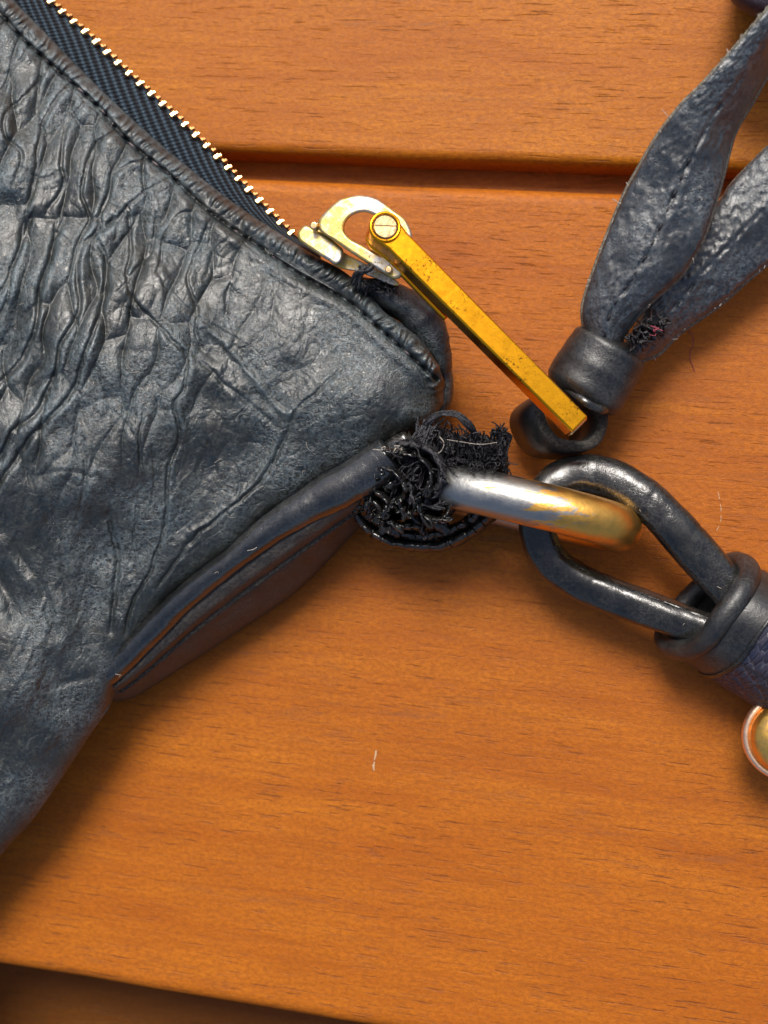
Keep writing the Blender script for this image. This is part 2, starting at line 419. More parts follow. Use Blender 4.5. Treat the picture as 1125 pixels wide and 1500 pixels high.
# ---------------------------------------------------------------- ground and table
def m_patio():
    n = NB('patio_concrete'); v = n.coord('Object')
    return n.set(Base_Color=n.mix(n.noise(v, .05, 6), (.22, .20, .18), (.34, .32, .29)), Roughness=.9, Normal=n.bump(n.noise(v, 1.2, 4), .2))
obj('ground', [(-3000, -3000, -72), (3000, -3000, -72), (3000, 3000, -72), (-3000, 3000, -72)], [[0, 1, 2, 3]], m_patio(), kind='structure')

table = thing('wooden_table', 'orange varnished wooden slatted table top lying under the black handbag', 'table', (0, 0, -72))
PA = math.radians(-5.0)         # the boards run a little downhill across the picture
pd = np.array([math.cos(PA), math.sin(PA), 0]); pn = np.array([-math.sin(PA), math.cos(PA), 0])
def pv(px, py): return float(P(px, py, 0)@pn)
y_top_lo = pv(640, 212)          # lower limit of the upper board's flat face
y_mid_hi = pv(640, 269)
y_mid_lo = pv(0, 1418)
def plank(v0, v1, mat, thick=2.0, r=.16, L=62, ztop=0.0, name='plank', label=None):
    # rounded-edge section swept along the board
    a = np.linspace(0, math.pi/2, 7)
    sec = [(v0+r-r*math.sin(math.pi/2-t)*1.0, ztop-r+r*math.cos(math.pi/2-t)) for t in a]
    sec = [(v0, ztop-thick)]+sec
    sec += [(v1+v0-x, z) for x, z in sec[::-1]]
    sec = np.array(sec)
    # flat top subdivided so the light can play on a slight cup
    us = np.linspace(-L, L, 125); V = []
    for u in us:
        wob = .012*math.sin(u*.7+v0)+.008*math.sin(u*2.3+v1)
        for k, (s_, z) in enumerate(sec):
            V.append(pd*u+pn*(s_+(wob if 0 < k < len(sec)-1 else 0))+np.array([0, 0, z]))
    V = np.array(V); n = len(sec)
    F = grid_faces(len(us), n, True)[:, ::-1]
    F = [list(f) for f in F]+[list(range(n)), list(range(len(V)-n, len(V)))[::-1]]
    # local frame along the board so grain follows it
    o = outward(obj(name, V, F, mat, None, origin=np.array([0, 0, 0.])))
    rot = Matrix.Rotation(-PA, 4, 'Z'); o.data.transform(rot); o.rotation_euler = (0, 0, PA)
    o.parent = table; o.location = (0, 0, 72)
    if label: o['label'] = label
    for p in o.data.polygons:
        if abs(p.normal.z) > .999 or len(p.vertices) > 4: p.use_smooth = False
    return o
pl_mid = plank(y_mid_lo, y_mid_hi, WD[0], r=.22)
wd = y_mid_hi-y_mid_lo
pl_top = plank(y_top_lo-.20, y_top_lo-.20+wd, WD[1], r=.15)
plank(y_mid_lo-2.2-wd, y_mid_lo-2.2, WD[2])
plank(y_top_lo+wd+.2, y_top_lo+wd*2+.2, WD[2]); plank(y_top_lo+wd*2+.6, y_top_lo+wd*3+.6, WD[0])
plank(y_mid_lo-2.5-2*wd, y_mid_lo-2.5-wd, WD[1]); plank(y_mid_lo-2.8-3*wd, y_mid_lo-2.8-2*wd, WD[0])
plank(y_top_lo+wd*3+1.0, y_top_lo+wd*4+1.0, WD[1])
# support rails under the boards (one closes the gap at the lower left)
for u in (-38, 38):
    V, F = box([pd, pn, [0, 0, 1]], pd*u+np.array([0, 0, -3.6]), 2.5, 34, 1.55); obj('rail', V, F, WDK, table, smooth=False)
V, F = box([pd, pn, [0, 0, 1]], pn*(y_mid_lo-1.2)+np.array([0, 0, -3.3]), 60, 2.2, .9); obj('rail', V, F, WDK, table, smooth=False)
for sx in (-52, 52):
    for sy in (-26, 26):
        V, F = box([pd, pn, [0, 0, 1]], pd*sx+pn*sy+np.array([0, 0, -37]), 3, 3, 34.9); obj('leg', V, F, WD[0], table, smooth=False)

V, F = box([pd, pn, [0, 0, 1]], pn*(y_top_lo-.35)+np.array([0, 0, -1.15]), 61, .35, .60); obj('rail', V, F, WD[2], table, smooth=False)

# scratches and chips in the varnish
m = NB('bare_wood_scratch'); SCR = m.set(Base_Color=(.52, .36, .22), Roughness=.8)
def chip(name, pts, wpx, z=.004):
    q = P(np.array([p[0] for p in pts]), np.array([p[1] for p in pts]), np.full(len(pts), z))
    q = cat(q, 14); jit = .6+.8*rng.rand(14); jit[0] = .1; jit[-1] = .1
    V, F, uv = tube(q, .004, wpx/200*jit, 6, fixed=True); return obj(name, V, F, SCR, table)
chip('scratch', [(551, 1099), (550, 1107), (548, 1114)], 2.4); chip('scratch', [(549, 1116), (547, 1122), (548, 1129)], 2.8)
for a, b in (((1051, 720), (1054, 732)), ((1055, 738), (1056, 750)), ((1056, 755), (1055, 765)), ((1053, 770), (1049, 778))):
    chip('scratch', [a, ((a[0]+b[0])/2+.6, (a[1]+b[1])/2), b], .9)
chip('scratch', [(213, 1010), (215, 1004), (217, 999)], 1.6)

# ---------------------------------------------------------------- handbag body
bag = thing('handbag', 'worn black pebbled leather handbag corner with gold zip lying on the wooden table', 'handbag', tuple(P(150, 600, 0)))
Tpx = [(-560, -575), (-330, -345), (-120, -130), (-40, -52), (24, 12), (100, 90), (168, 158), (240, 222), (340, 302), (450, 374), (497, 400), (533, 430), (565, 458), (600, 482), (631, 514), (647, 541), (653, 562)]
Tpx = [(x+(3.5 if k < 12 else 0), y-(4.5 if k < 12 else 0)) for k, (x, y) in enumerate(Tpx)]
Bpx = [(-560, 1900), (-330, 1640), (-150, 1440), (0, 1254), (46, 1203), (103, 1121), (131, 1078), (160, 1035), (180, 985), (205, 938), (250, 884), (288, 849), (345, 807), (403, 757), (479, 705), (517, 685), (579, 645), (610, 632), (638, 612), (652, 588), (654, 568)]
Spx = [(-560, -535), (-330, -305), (-120, -93), (0, 20), (32, 56), (76, 96), (144, 156), (188, 208), (248, 256), (308, 312), (384, 364), (440, 403), (510, 441), (549, 475), (591, 512), (622, 540), (640, 556)]
NS, NT = 760, 620
sp = np.linspace(0, 1, NS)
T = cat(Tpx, 2000); B = cat(Bpx, 2600)
# denser sampling where the photograph looks: from the frame's left edge on
def inv(arc):
    i0 = np.argmin(np.abs(arc[:, 0]+60)+1e3*(np.arange(len(arc)) > len(arc)*.8)); f0 = i0/(len(arc)-1)
    f = np.where(sp < .08, sp/.08*f0, f0+(1-f0)*(sp-.08)/.92)
    x = f*(len(arc)-1); return np.stack([np.interp(x, np.arange(len(arc)), arc[:, k]) for k in (0, 1)], 1)
Ts, Bs = inv(T), inv(B)
tt = np.linspace(0, 1, NT); tt = tt+.035*np.sin(2*np.pi*tt)*-1  # a little denser at both edges
tt = np.clip(tt, 0, 1)
X = Ts[:, None, 0]*(1-tt)+Bs[:, None, 0]*tt; Y = Ts[:, None, 1]*(1-tt)+Bs[:, None, 1]*tt
dT = pdist(X, Y, cat(Tpx, 60)); dB = pdist(X, Y, cat(Bpx, 80)); dS = pdist(X, Y, cat(Spx, 60))
above = dT < 40
corner = np.hypot(X-655, Y-575)
# broad form
Z = 1.40+1.75*(1-np.exp(-dT/230))*(1-np.exp(-dB/330))
Z += .16*(fbm(X/170, Y/170, 1, 3)-.45)*4*sstep(0, 140, dT)*sstep(0, 120, dB)
Z -= .16*np.exp(-dB/12)*sstep(985, 1060, Y)         # rolls away at the lower silhouette
Z -= .34*np.exp(-dB/7)*(1-sstep(985, 1060, Y))       # tucks in behind the piping
Z -= .55*np.exp(-corner/32)
Z += .18*np.exp(-((X-560)**2+(Y-560)**2)/(2*70**2))
# hem roll and stitched groove
side = (dT < dS+40)
seg = np.interp(X.ravel(), cat(Spx, 200)[:, 0], np.arange(200)).reshape(X.shape)
arc = np.hypot(X*.75, Y*.66)
pinch = .5+.5*np.cos((X*.78+Y*.62)/22.5*2*np.pi+3*vn(X/60, Y/60, 3))
hem = np.exp(-((dT-14)/11.5)**2)
Z += .12*hem*(.8+.2*pinch)-.10*np.exp(-(dS/3.2)**2)*(.6+.5*(1-pinch))-.12*np.exp(-dT/2.5)
Z += .05*np.exp(-((dS-13)/9)**2)*(dT > 30)
Z += .02*np.sin((X-Y)*.0+(X+Y)*.35+8*vn(X/20, Y/20, 4))*np.exp(-((dT-12)/10)**2)
# traced creases: (points, depth, width px)
CR = [([(178, 314), (135, 346), (117, 371), (114, 407), (117, 449), (103, 478), (87, 510), (80, 549), (53, 602), (20, 630), (7, 655), (-20, 700)], .17, 6),
      ([(142, 353), (156, 392), (149, 442), (135, 488), (121, 528), (107, 570), (71, 613), (39, 648), (14, 684), (-10, 720)], .17, 6),
      ([(50, 307), (32, 353), (18, 396), (10, 440), (-10, 480)], .13, 6), ([(96, 321), (78, 360), (60, 417), (53, 471), (36, 520), (0, 560), (-30, 590)], .17, 6),
      ([(185, 303), (192, 364), (185, 407), (203, 449), (249, 495), (274, 527), (270, 563), (256, 595), (263, 641), (247, 686), (244, 754), (230, 811), (196, 883), (182, 930)], .12, 5),
      ([(228, 314), (220, 371), (203, 392), (171, 428)], .09, 4), ([(309, 321), (284, 382), (274, 407), (288, 449), (288, 488), (295, 513)], .10, 5),
      ([(502, 538), (464, 573), (433, 603), (414, 649), (384, 703), (326, 752), (281, 790), (230, 860)], .09, 5),
      ([(299, 478), (338, 513), (377, 563), (414, 603), (433, 603)], -.10, 8), ([(285, 520), (326, 560), (370, 596), (405, 625)], .08, 6),
      ([(297, 614), (311, 672), (318, 700)], .06, 4), ([(210, 600), (203, 662), (213, 706)], .08, 4), ([(196, 710), (201, 758), (192, 820)], .07, 4),
      ([(158, 754), (172, 816), (168, 870), (162, 926)], .13, 7), ([(412, 629), (388, 682), (340, 739), (278, 782)], -.07, 6),
      ([(44, 68), (16, 104), (4, 140), (-14, 190)], .10, 4), ([(72, 98), (36, 144), (8, 168), (8, 200), (32, 224), (20, 270)], .12, 5),
      ([(100, 126), (72, 160), (56, 208), (52, 248), (40, 300)], .13, 5), ([(124, 150), (96, 188), (90, 240), (92, 272), (70, 310)], .12, 5),
      ([(168, 192), (136, 216), (124, 256), (120, 288), (132, 320), (116, 360)], .12, 5), ([(212, 234), (172, 248), (160, 280), (148, 316), (150, 350)], .10, 4),
      ([(244, 262), (200, 288), (176, 316), (168, 350)], .09, 4), ([(288, 306), (256, 320), (240, 348), (232, 400)], .09, 4), ([(340, 345), (312, 370), (300, 410)], .06, 4),
      ([(20, 240), (60, 262), (92, 250)], .07, 5), ([(60, 330), (90, 345), (112, 372)], .06, 5), ([(120, 350), (150, 380), (185, 420)], .06, 4), ([(230, 400), (260, 440), (300, 470), (350, 500)], .05, 4),
      ([(130, 580), (175, 610), (205, 650)], .05, 4), ([(40, 700), (100, 690), (150, 705)], .05, 6), ([(20, 800), (60, 860), (80, 930)], .10, 12), ([(-60, 760), (-10, 830), (20, 900)], .12, 14),
      ([(60, 1010), (100, 1000), (138, 990)], .06, 10), ([(350, 400), (330, 440), (345, 500)], .05, 4), ([(440, 450), (420, 500), (400, 520)], .035, 5), ([(336, 660), (352, 700), (345, 740)], .05, 4),
      ([(222, 640), (226, 700), (218, 760)], .05, 4), ([(120, 640), (126, 700), (110, 770)], .07, 6), ([(60, 740), (90, 800), (100, 880)], .06, 8)]
wx = 7*(fbm(X/22, Y/22, 5, 3)-.45); wy = 7*(fbm(X/22+9, Y/22, 6, 3)-.45)
Xw, Yw = X+wx, Y+wy
for pts, dep, wid in CR:
    pts = np.array(pts, float)
    x0, y0 = pts.min(0)-wid*6; x1, y1 = pts.max(0)+wid*6
    m_ = (X > x0) & (X < x1) & (Y > y0) & (Y < y1)
    d = pdist(Xw[m_], Yw[m_], cat(pts, 4*len(pts)))
    ends = np.minimum(np.hypot(X[m_]-pts[0, 0], Y[m_]-pts[0, 1]), np.hypot(X[m_]-pts[-1, 0], Y[m_]-pts[-1, 1]))
    tap = sstep(-12, 22, ends)
    Z[m_] += tap*dep*(-.46*np.exp(-(d/(wid*.6))**2)+.36*np.exp(-(d/(wid*2.8))**2))
# pebbled folds, elongated, strongest at the upper left
amp = sstep(1.25, .45, np.sqrt((np.maximum(X, -200)/450)**2+((Y-230)/540)**2))*sstep(14, 45, dT)
def folds(wid, lng, ang, s, wr, thr_=.42):
    a = math.radians(ang); xr = Xw*math.cos(a)+Yw*math.sin(a)+wr*(fbm(X/60, Y/60, s, 3)-.45); yr = -Xw*math.sin(a)+Yw*math.cos(a)+wr*(fbm(X/60+5, Y/60, s+1, 3)-.45)
    f1, f2 = vor(xr/wid+50, yr/lng+50, s); return 1-(1-np.clip((f2-f1)/thr_, 0, 1))**1.9
def domes(wid, lng, ang, s, wr):
    a = math.radians(ang); xr = X*math.cos(a)+Y*math.sin(a)+wr*(fbm(X/75, Y/75, s, 2)-.45); yr = -X*math.sin(a)+Y*math.cos(a)+wr*(fbm(X/75+5, Y/75, s+1, 2)-.45)
    f1, f2 = vor(xr/wid+50, yr/lng+50, s, .8); e = np.clip((f2-f1)/.85, 0, 1); return np.sqrt(np.maximum(1-(1-e)**2, 0)+.004)
Z += .125*amp*domes(40, 128, 17, 2, 44)-.05*amp+.016*amp*domes(34, 52, 22, 5, 20)
inner = sstep(18, 60, dT)*sstep(8, 50, dB)
lowc = sstep(20, 130, np.hypot(X-600, Y-520))
Z += .009*inner*lowc*folds(24, 36, 25, 7, 24)*(.35+.65*sstep(900, 500, Y))
Z += .004*inner*(.3+.7*lowc)*folds(11, 14, 30, 9, 12)
Z += .010*inner*lowc*folds(34, 52, 20, 4, 30, .12)+.006*inner*lowc*(1-.5*amp)*folds(52, 90, -35, 6, 40, .10)
def ridged(sc, ax, ang, s):
    a = math.radians(ang); xr = Xw*math.cos(a)+Yw*math.sin(a); yr = -Xw*math.sin(a)+Yw*math.cos(a)
    return 1-np.abs(2*fbm(xr/sc+40, yr/(sc*ax)+40, s, 4)/.94-1)
r1 = ridged(34, 2.4, 20, 10)**9; r2 = ridged(20, 2.0, -38, 12)**7; r3 = ridged(60, 2.8, 35, 3)**9
patch = sstep(.38, .55, fbm(X/110, Y/110, 8, 3)); patch2 = sstep(.38, .55, fbm(X/90+7, Y/90, 13, 3))
Z += inner*(.3+.7*lowc)*(.009*r1*patch+.006*r2*patch2+.018*r3*lowc)*(1-amp*.5)*(1-.6*amp)
Z += .006*inner*(fbm(X/7, Y/7, 11, 3)-.45)
def blur(A, it):
    for _ in range(it):
        A = A.copy(); A[1:-1] = (A[:-2]+2*A[1:-1]+A[2:])/4; A[:, 1:-1] = (A[:, :-2]+2*A[:, 1:-1]+A[:, 2:])/4
    return A
soft_ = blur(Z, 9); k_ = sstep(32, 46, dT)*.55; Z = Z*(1-k_)+soft_*k_       # worn leather has no hard edges
Z += .0035*inner*(fbm(X/4.5, Y/4.5, 14, 2)-.4)
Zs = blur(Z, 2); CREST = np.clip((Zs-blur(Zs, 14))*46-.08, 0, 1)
G = P(X, Y, Z)
# skirts: roll over the edge and go down to the table
def inward(c):
    t = np.gradient(c, axis=0); n = np.stack([-t[:, 1], t[:, 0]], 1); return n/(np.linalg.norm(n, axis=1)[:, None]+1e-9)
nT = inward(Ts); nB = -inward(Bs)
sk_t = []; 
for off, dz in ((1.5, -.07), (5, -.14), (8, -.30), (5, -.6), (0, -.85), (12, -1.0), (45, -1.2)):
    q = Ts+nT*off; zz = np.maximum(Z[:, 0]+dz, .02); sk_t.append(P(q[:, 0], q[:, 1], zz))
sk_b = []; sil = sstep(1000, 1040, Bs[:, 1]); crn = sstep(575, 612, Bs[:, 0])
for k_, (off, dz) in enumerate(((1.5, -.08), (4, -.2), (7, -.42), (12, -.66), (26, -.85), (60, -1.2))):
    q = Bs+nB*(off*(1-.55*crn))[:, None]; zz = np.maximum(Z[:, -1]+dz*(.75+.25*(1-sil)), .02); sk_b.append(P(q[:, 0], q[:, 1], zz))
GA = np.concatenate([np.stack(sk_t[::-1], 1), G, np.stack(sk_b, 1)], 1)
ns_, nt_ = GA.shape[:2]
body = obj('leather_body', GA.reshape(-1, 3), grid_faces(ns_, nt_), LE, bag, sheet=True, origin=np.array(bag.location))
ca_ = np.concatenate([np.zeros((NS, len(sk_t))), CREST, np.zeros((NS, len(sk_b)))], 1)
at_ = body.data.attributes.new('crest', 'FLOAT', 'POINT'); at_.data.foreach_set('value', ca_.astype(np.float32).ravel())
# stitches in the hem groove
Sc = cat(Spx, 1200); Ls = np.r_[0, np.cumsum(np.linalg.norm(np.diff(Sc, axis=0), axis=1))]
m = NB('dark_stitch_thread'); STM = m.set(Base_Color=(.012, .011, .014), Roughness=.6)
m = NB('pale_stitch_thread'); STP = m.set(Base_Color=(.12, .095, .10), Roughness=.6)
zi = {}
def zbody(x, y):
    k = np.argmin((X-x)**2+(Y-y)**2); return Z.ravel()[k]
m0 = None
for s_ in np.arange(Ls[-1]-1010, Ls[-1]-25, 22.0):
    a = np.array([np.interp(s_, Ls, Sc[:, k]) for k in (0, 1)]); b = np.array([np.interp(s_+11, Ls, Sc[:, k]) for k in (0, 1)])
    mid = (a+b)/2; zz = zbody(*mid)
    q = P(np.array([a[0], mid[0], b[0]]), np.array([a[1], mid[1], b[1]]), np.array([zz-.03, zz+.02, zz-.03]))
    V, F, uv = tube(cat(q, 7), .016, .016, 6); obj('stitch', V, F, STP if rng.rand() < .2 else STM, bag)

# ---------------------------------------------------------------- zip
Zpx = [(-420, -460), (-220, -262), (-60, -118), (30, -38), (80, 10), (128, 52), (177, 99), (226, 144), (278, 192), (326, 240), (375, 292), (426, 343), (470, 375)]
NZ = 420
zc = cat(Zpx, NZ); tc = cat(Tpx[:12], NZ)
# tape: from under the hem, out to the row of teeth, then turning down
ti = np.array([tc[np.argmin(((tc-p)**2).sum(1))] for p in zc]); 
for k in range(3): ti[1:-1] = (ti[:-2]+ti[1:-1]+ti[2:])/3
zh = np.interp(zc[:, 0], [-420, 0, 430], [1.35, 1.30, 1.28])
nrm = (zc-ti); wl = np.linalg.norm(nrm, axis=1)[:, None]; nrm = nrm/(wl+1e-6)
rows = []; uvr = []
arcz = np.r_[0, np.cumsum(np.linalg.norm(np.diff(zc, axis=0), axis=1))]/100
nv_ = 16
for k in range(nv_):
    f = -.25+1.31*k/(nv_-1)
    q = ti+(zc-ti)*f; zz = zh+.0-.30*max(f, 0)+.07*math.sin(min(max(f, 0), 1)*math.pi)-.12*(f < -.1)
    rows.append(P(q[:, 0], q[:, 1], zz)); uvr.append(np.stack([arcz, np.full(NZ, f*.45)], 1))
q = zc+nrm*2; rows.append(P(q[:, 0], q[:, 1], zh-.45)); uvr.append(np.stack([arcz, np.full(NZ, .5)], 1))
q = zc-nrm*2; rows.append(P(q[:, 0], q[:, 1], zh-.95)); uvr.append(np.stack([arcz, np.full(NZ, .6)], 1))
Vt = np.stack(rows, 1); uvt = np.stack(uvr, 1).reshape(-1, 2)
obj('zip_tape', Vt.reshape(-1, 3), grid_faces(NZ, len(rows)), TAPE, bag, uv=uvt, sheet=True)
# teeth
def tooth_mesh(name):
    bm = bmesh.new()
    def bx(x0, x1, y0, y1, z0, z1):
        g = bmesh.ops.create_cube(bm, size=1)
        for v in g['verts']: v.co = Vector(((x0+x1)/2+v.co.x*(x1-x0), (y0+y1)/2+v.co.y*(y1-y0), (z0+z1)/2+v.co.z*(z1-z0)))
    bx(-.036, .036, -.05, .055, -.028, .045)
    bx(-.028, .028, .045, .10, -.05, .01)
    bmesh.ops.bevel(bm, geom=bm.edges[:], offset=.010, segments=1, affect='EDGES')
    me = bpy.data.meshes.new(name); bm.to_mesh(me); bm.free(); me.materials.append(GT); return me
TM = tooth_mesh('zip_tooth')
Lz = np.r_[0, np.cumsum(np.linalg.norm(np.diff(zc, axis=0), axis=1))]
s_end = Lz[np.argmin(np.abs(zc[:, 0]-426))]
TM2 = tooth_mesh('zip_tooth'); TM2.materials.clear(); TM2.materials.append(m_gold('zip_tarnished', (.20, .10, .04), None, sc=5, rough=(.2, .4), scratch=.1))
def put_tooth(s_, dz, out, mesh=TM, name='zip_tooth'):
    k = np.interp(s_, Lz, np.arange(NZ)); i = int(min(k, NZ-2)); c = zc[i]+(zc[i+1]-zc[i])*(k-i)+nrm[i]*out
    p = P(c[0], c[1], zh[i]-.24+dz); t = P(*zc[min(i+3, NZ-1)], zh[i])-P(*zc[max(i-3, 0)], zh[i]); t /= np.linalg.norm(t)
    z_ = np.array([0, 0, 1.]); y_ = np.cross(z_, t); 
    o = bpy.data.objects.new(name, mesh); C.objects.link(o); o.parent = bag
    R3 = Matrix((t, y_, z_)).transposed().to_4x4()
    R3 = R3 @ Matrix.Rotation(-.35, 4, 'X') @ Matrix.Rotation(random.uniform(-.08, .08), 4, 'Z')
    o.matrix_basis = Matrix.Translation(Vector(p-np.array(bag.location))) @ R3
    sc = random.uniform(.82, .95); o.scale = (sc, sc, sc)
s_ = s_end
while s_ > s_end-900:
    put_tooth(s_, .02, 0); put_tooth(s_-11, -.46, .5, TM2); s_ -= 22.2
# back row of the tape below
rows = []
for off, z_ in ((3, -.42), (2, -.6), (-2, -.95), (-30, -1.2)):
    q = zc+nrm*off; rows.append(P(q[:, 0], q[:, 1], np.maximum(zh+z_, .02)))
obj('back_panel', np.stack(rows, 1).reshape(-1, 3), grid_faces(NZ, 4), LE, bag, sheet=True)

# slider with its bridge, pull bar and screw
mW = GS
def plate(outer, inner, z1, z0, mat, name, parent, bv=.018, tiltz=None):
    """plate between outer and inner outline (lists of photo points, same count after resampling)"""
    n = 72
    o = cat(outer, n, True)
    f = (lambda q: z1) if tiltz is None else tiltz
    if inner is None:
        zt = np.array([f(q) for q in o]); zb = zt-(z1-z0)
        V = np.vstack([P(o[:, 0], o[:, 1], zt), P(o[:, 0], o[:, 1], zb)])
        F = [list(range(n))[::-1], list(range(n, 2*n))]+[[i, (i+1) % n, n+(i+1) % n, n+i] for i in range(n)]
    else:
        q = cat(inner, n, True); c = q.mean(0)
        # match by nearest start angle
        k = np.argmin(np.abs(np.angle(np.exp(1j*(np.arctan2(*(q-c).T[::-1])-np.arctan2(*(o[0]-c)[::-1]))))))
        q = np.roll(q, -k, 0)
        # compare signed area so both turn the same way
        sa = lambda a: np.sum(a[:, 0]*np.roll(a[:, 1], -1)-a[:, 1]*np.roll(a[:, 0], -1))
        if sa(o)*sa(q) < 0: q = np.roll(q[::-1], 1, 0)
        zo = np.array([f(a) for a in o]); zq = np.array([f(a) for a in q]); h = z1-z0
        V = np.vstack([P(o[:, 0], o[:, 1], zo), P(q[:, 0], q[:, 1], zq), P(o[:, 0], o[:, 1], zo-h), P(q[:, 0], q[:, 1], zq-h)])
        F = []
        for i in range(n):
            j = (i+1) % n
            F += [[i, j, n+j, n+i], [2*n+i, 3*n+i, 3*n+j, 2*n+j], [i, 2*n+i, 2*n+j, j], [n+i, n+j, 3*n+j, 3*n+i]]
    ob = obj(name, V, F, mat, parent, smooth=True)
    me = ob.data; bm = bmesh.new(); bm.from_mesh(me); bmesh.ops.recalc_face_normals(bm, faces=bm.faces); bm.to_mesh(me); bm.free()
    if bv: bevel(ob, bv, 3, 40)
    return ob
zs = lambda q: 1.78-(q[0]-436)*.0009
slider = plate([(438, 338), (446, 330), (456, 333), (478, 346), (500, 363), (503, 370), (501, 382), (492, 388), (480, 381), (458, 367), (440, 354), (436, 346)], None, 1.72, 1.34, mW, 'zip_slider', bag, .045, zs)
plate([(452, 341), (470, 326), (500, 366), (540, 388), (583, 412), (577, 419), (530, 400), (492, 390), (470, 366)], None, 1.50, 1.15, mW, 'slider_base', slider, .03)
zb = lambda q: 1.92-abs(q[1]-300)*.0004
plate([(466, 325), (474, 313), (484, 303), (495, 294), (507, 289), (527, 286), (549, 290), (564, 299), (579, 310), (592, 320), (600, 333), (604, 347), (599, 360), (590, 366), (600, 385), (590, 402), (580, 410), (560, 399), (535, 384), (505, 364), (485, 350), (468, 338)],
      [(505, 340), (505, 330), (510, 321), (519, 314), (534, 311), (549, 316), (563, 326), (570, 339), (568, 354), (567, 368), (560, 374), (546, 368), (530, 359), (515, 351)], 1.92, 1.52, mW, 'slider_bridge', slider, .05, zb)
V, F = cyl(P(461, 332, 1.86), (0, 0, 1), .055, .07, 16); bevel(obj('rivet', V, F, GT, slider), .02)
V, F = cyl(P(570, 396, 1.9), (0, 0, 1), .05, .05, 16); bevel(obj('rivet', V, F, GT, slider), .02)
# pull bar
a = P(562, 339, 2.12); b = P(846, 625, 1.66)
ax = b-a; L_ = np.linalg.norm(ax); ax /= L_
up = np.array([.14, .26, 1.0]); up -= ax*np.dot(up, ax); up /= np.linalg.norm(up); sd_ = np.cross(up, ax)
Rb = .205
pts = []
for t in np.linspace(math.pi/2, 3*math.pi/2, 15): pts.append((math.cos(t)*Rb, math.sin(t)*Rb))
pts += [(.24, -.165), (L_, -.150), (L_+.0, .150), (.24, .165)]
n = len(pts); H = .16
V = np.vstack([[a+ax*x+sd_*y+up*H for x, y in pts], [a+ax*x+sd_*y-up*H for x, y in pts]])
F = [list(range(n)), list(range(n, 2*n))[::-1]]+[[i, n+i, n+(i+1) % n, (i+1) % n] for i in range(n)]
bar = obj('pull_bar', V, F, GB, slider, smooth=False)
me = bar.data; bm = bmesh.new(); bm.from_mesh(me); bmesh.ops.recalc_face_normals(bm, faces=bm.faces); bm.to_mesh(me); bm.free()
bevel(bar, .035, 4, 35)
# lower tine of the fork
V = np.vstack([[a+ax*x+sd_*y-up*(H+.16) for x, y in pts if x < .3]+[a+ax*1.3+sd_*.165-up*(H+.16)*.6, a+ax*1.3-sd_*.165-up*(H+.16)*.6][::-1],
               [a+ax*x+sd_*y-up*(H+.28) for x, y in pts if x < .3]+[a+ax*1.3+sd_*.165-up*(H+.30)*.6, a+ax*1.3-sd_*.165-up*(H+.30)*.6][::-1]])
# order the outline properly: arc, then low corner, then end corners, then high corner
o1 = [a+ax*x+sd_*y for x, y in pts[:16]]+[a+ax*1.35-sd_*.18, a+ax*1.35+sd_*.18]+[a+ax*.22+sd_*.19]
o1 = np.array(o1); n = len(o1)
V = np.vstack([o1-up*(H+.06), o1-up*(H+.17)])
F = [list(range(n)), list(range(n, 2*n))[::-1]]+[[i, n+i, n+(i+1) % n, (i+1) % n] for i in range(n)]
fk = obj('fork_tine', V, F, GB, slider, smooth=False)
bm = bmesh.new(); bm.from_mesh(fk.data); bmesh.ops.recalc_face_normals(bm, faces=bm.faces); bm.to_mesh(fk.data); bm.free(); bevel(fk, .03, 3, 35)
# slotted screw
bg_ = Bag(); ctr = a+up*(H+.012)
rr = .142
for sgn in (-1, 1):
    th = np.linspace(.12, math.pi-.12, 18)*sgn; e1 = np.array([1., 0.02, 0]); e1 -= up*np.dot(e1, up); e1 /= np.linalg.norm(e1); e2 = np.cross(up, e1)
    ring = np.array([ctr+e1*math.cos(t)*rr+e2*math.sin(t)*rr for t in th])
    n = len(ring); bg_.add(np.vstack([ring+up*.02, ring-up*.03]), ([list(range(n)) if sgn > 0 else list(range(n))[::-1]]+[[i, n+i, n+(i+1) % n, (i+1) % n] for i in range(n)]))
V, F = cyl(ctr-up*.01, up, rr*.98, .012, 24); bg_.add(V, F)
sc_ = bg_.build('pull_screw', GT, slider, smooth=False)
m = NB('screw_recess'); DKM = m.set(Base_Color=(.05, .03, .01), Metallic=.6, Roughness=.5)
th = np.linspace(0, 2*np.pi, 40, endpoint=False)
ring = np.array([ctr+e1*math.cos(t)*.155+e2*math.sin(t)*.155 for t in th]); V, F, uv = tube(ring, .010, .010, 8, closed=True); obj('screw_recess', V, F, DKM, slider)
ring = np.array([ctr+e1*math.cos(t)*.182+e2*math.sin(t)*.182+up*.004 for t in th]); V, F, uv = tube(ring, .018, .022, 8, closed=True); obj('screw_rim', V, F, GB, slider)
# the end lip of the bar
q = b+ax*.0; ring = cat([q+sd_*.12+up*.075, q-sd_*.12+up*.075, q-sd_*.12-up*.075, q+sd_*.12-up*.075], 24, True)
V, F, uv = tube(ring, .018, .018, 6, closed=True); obj('bar_end_rim', V, F, GT, slider)

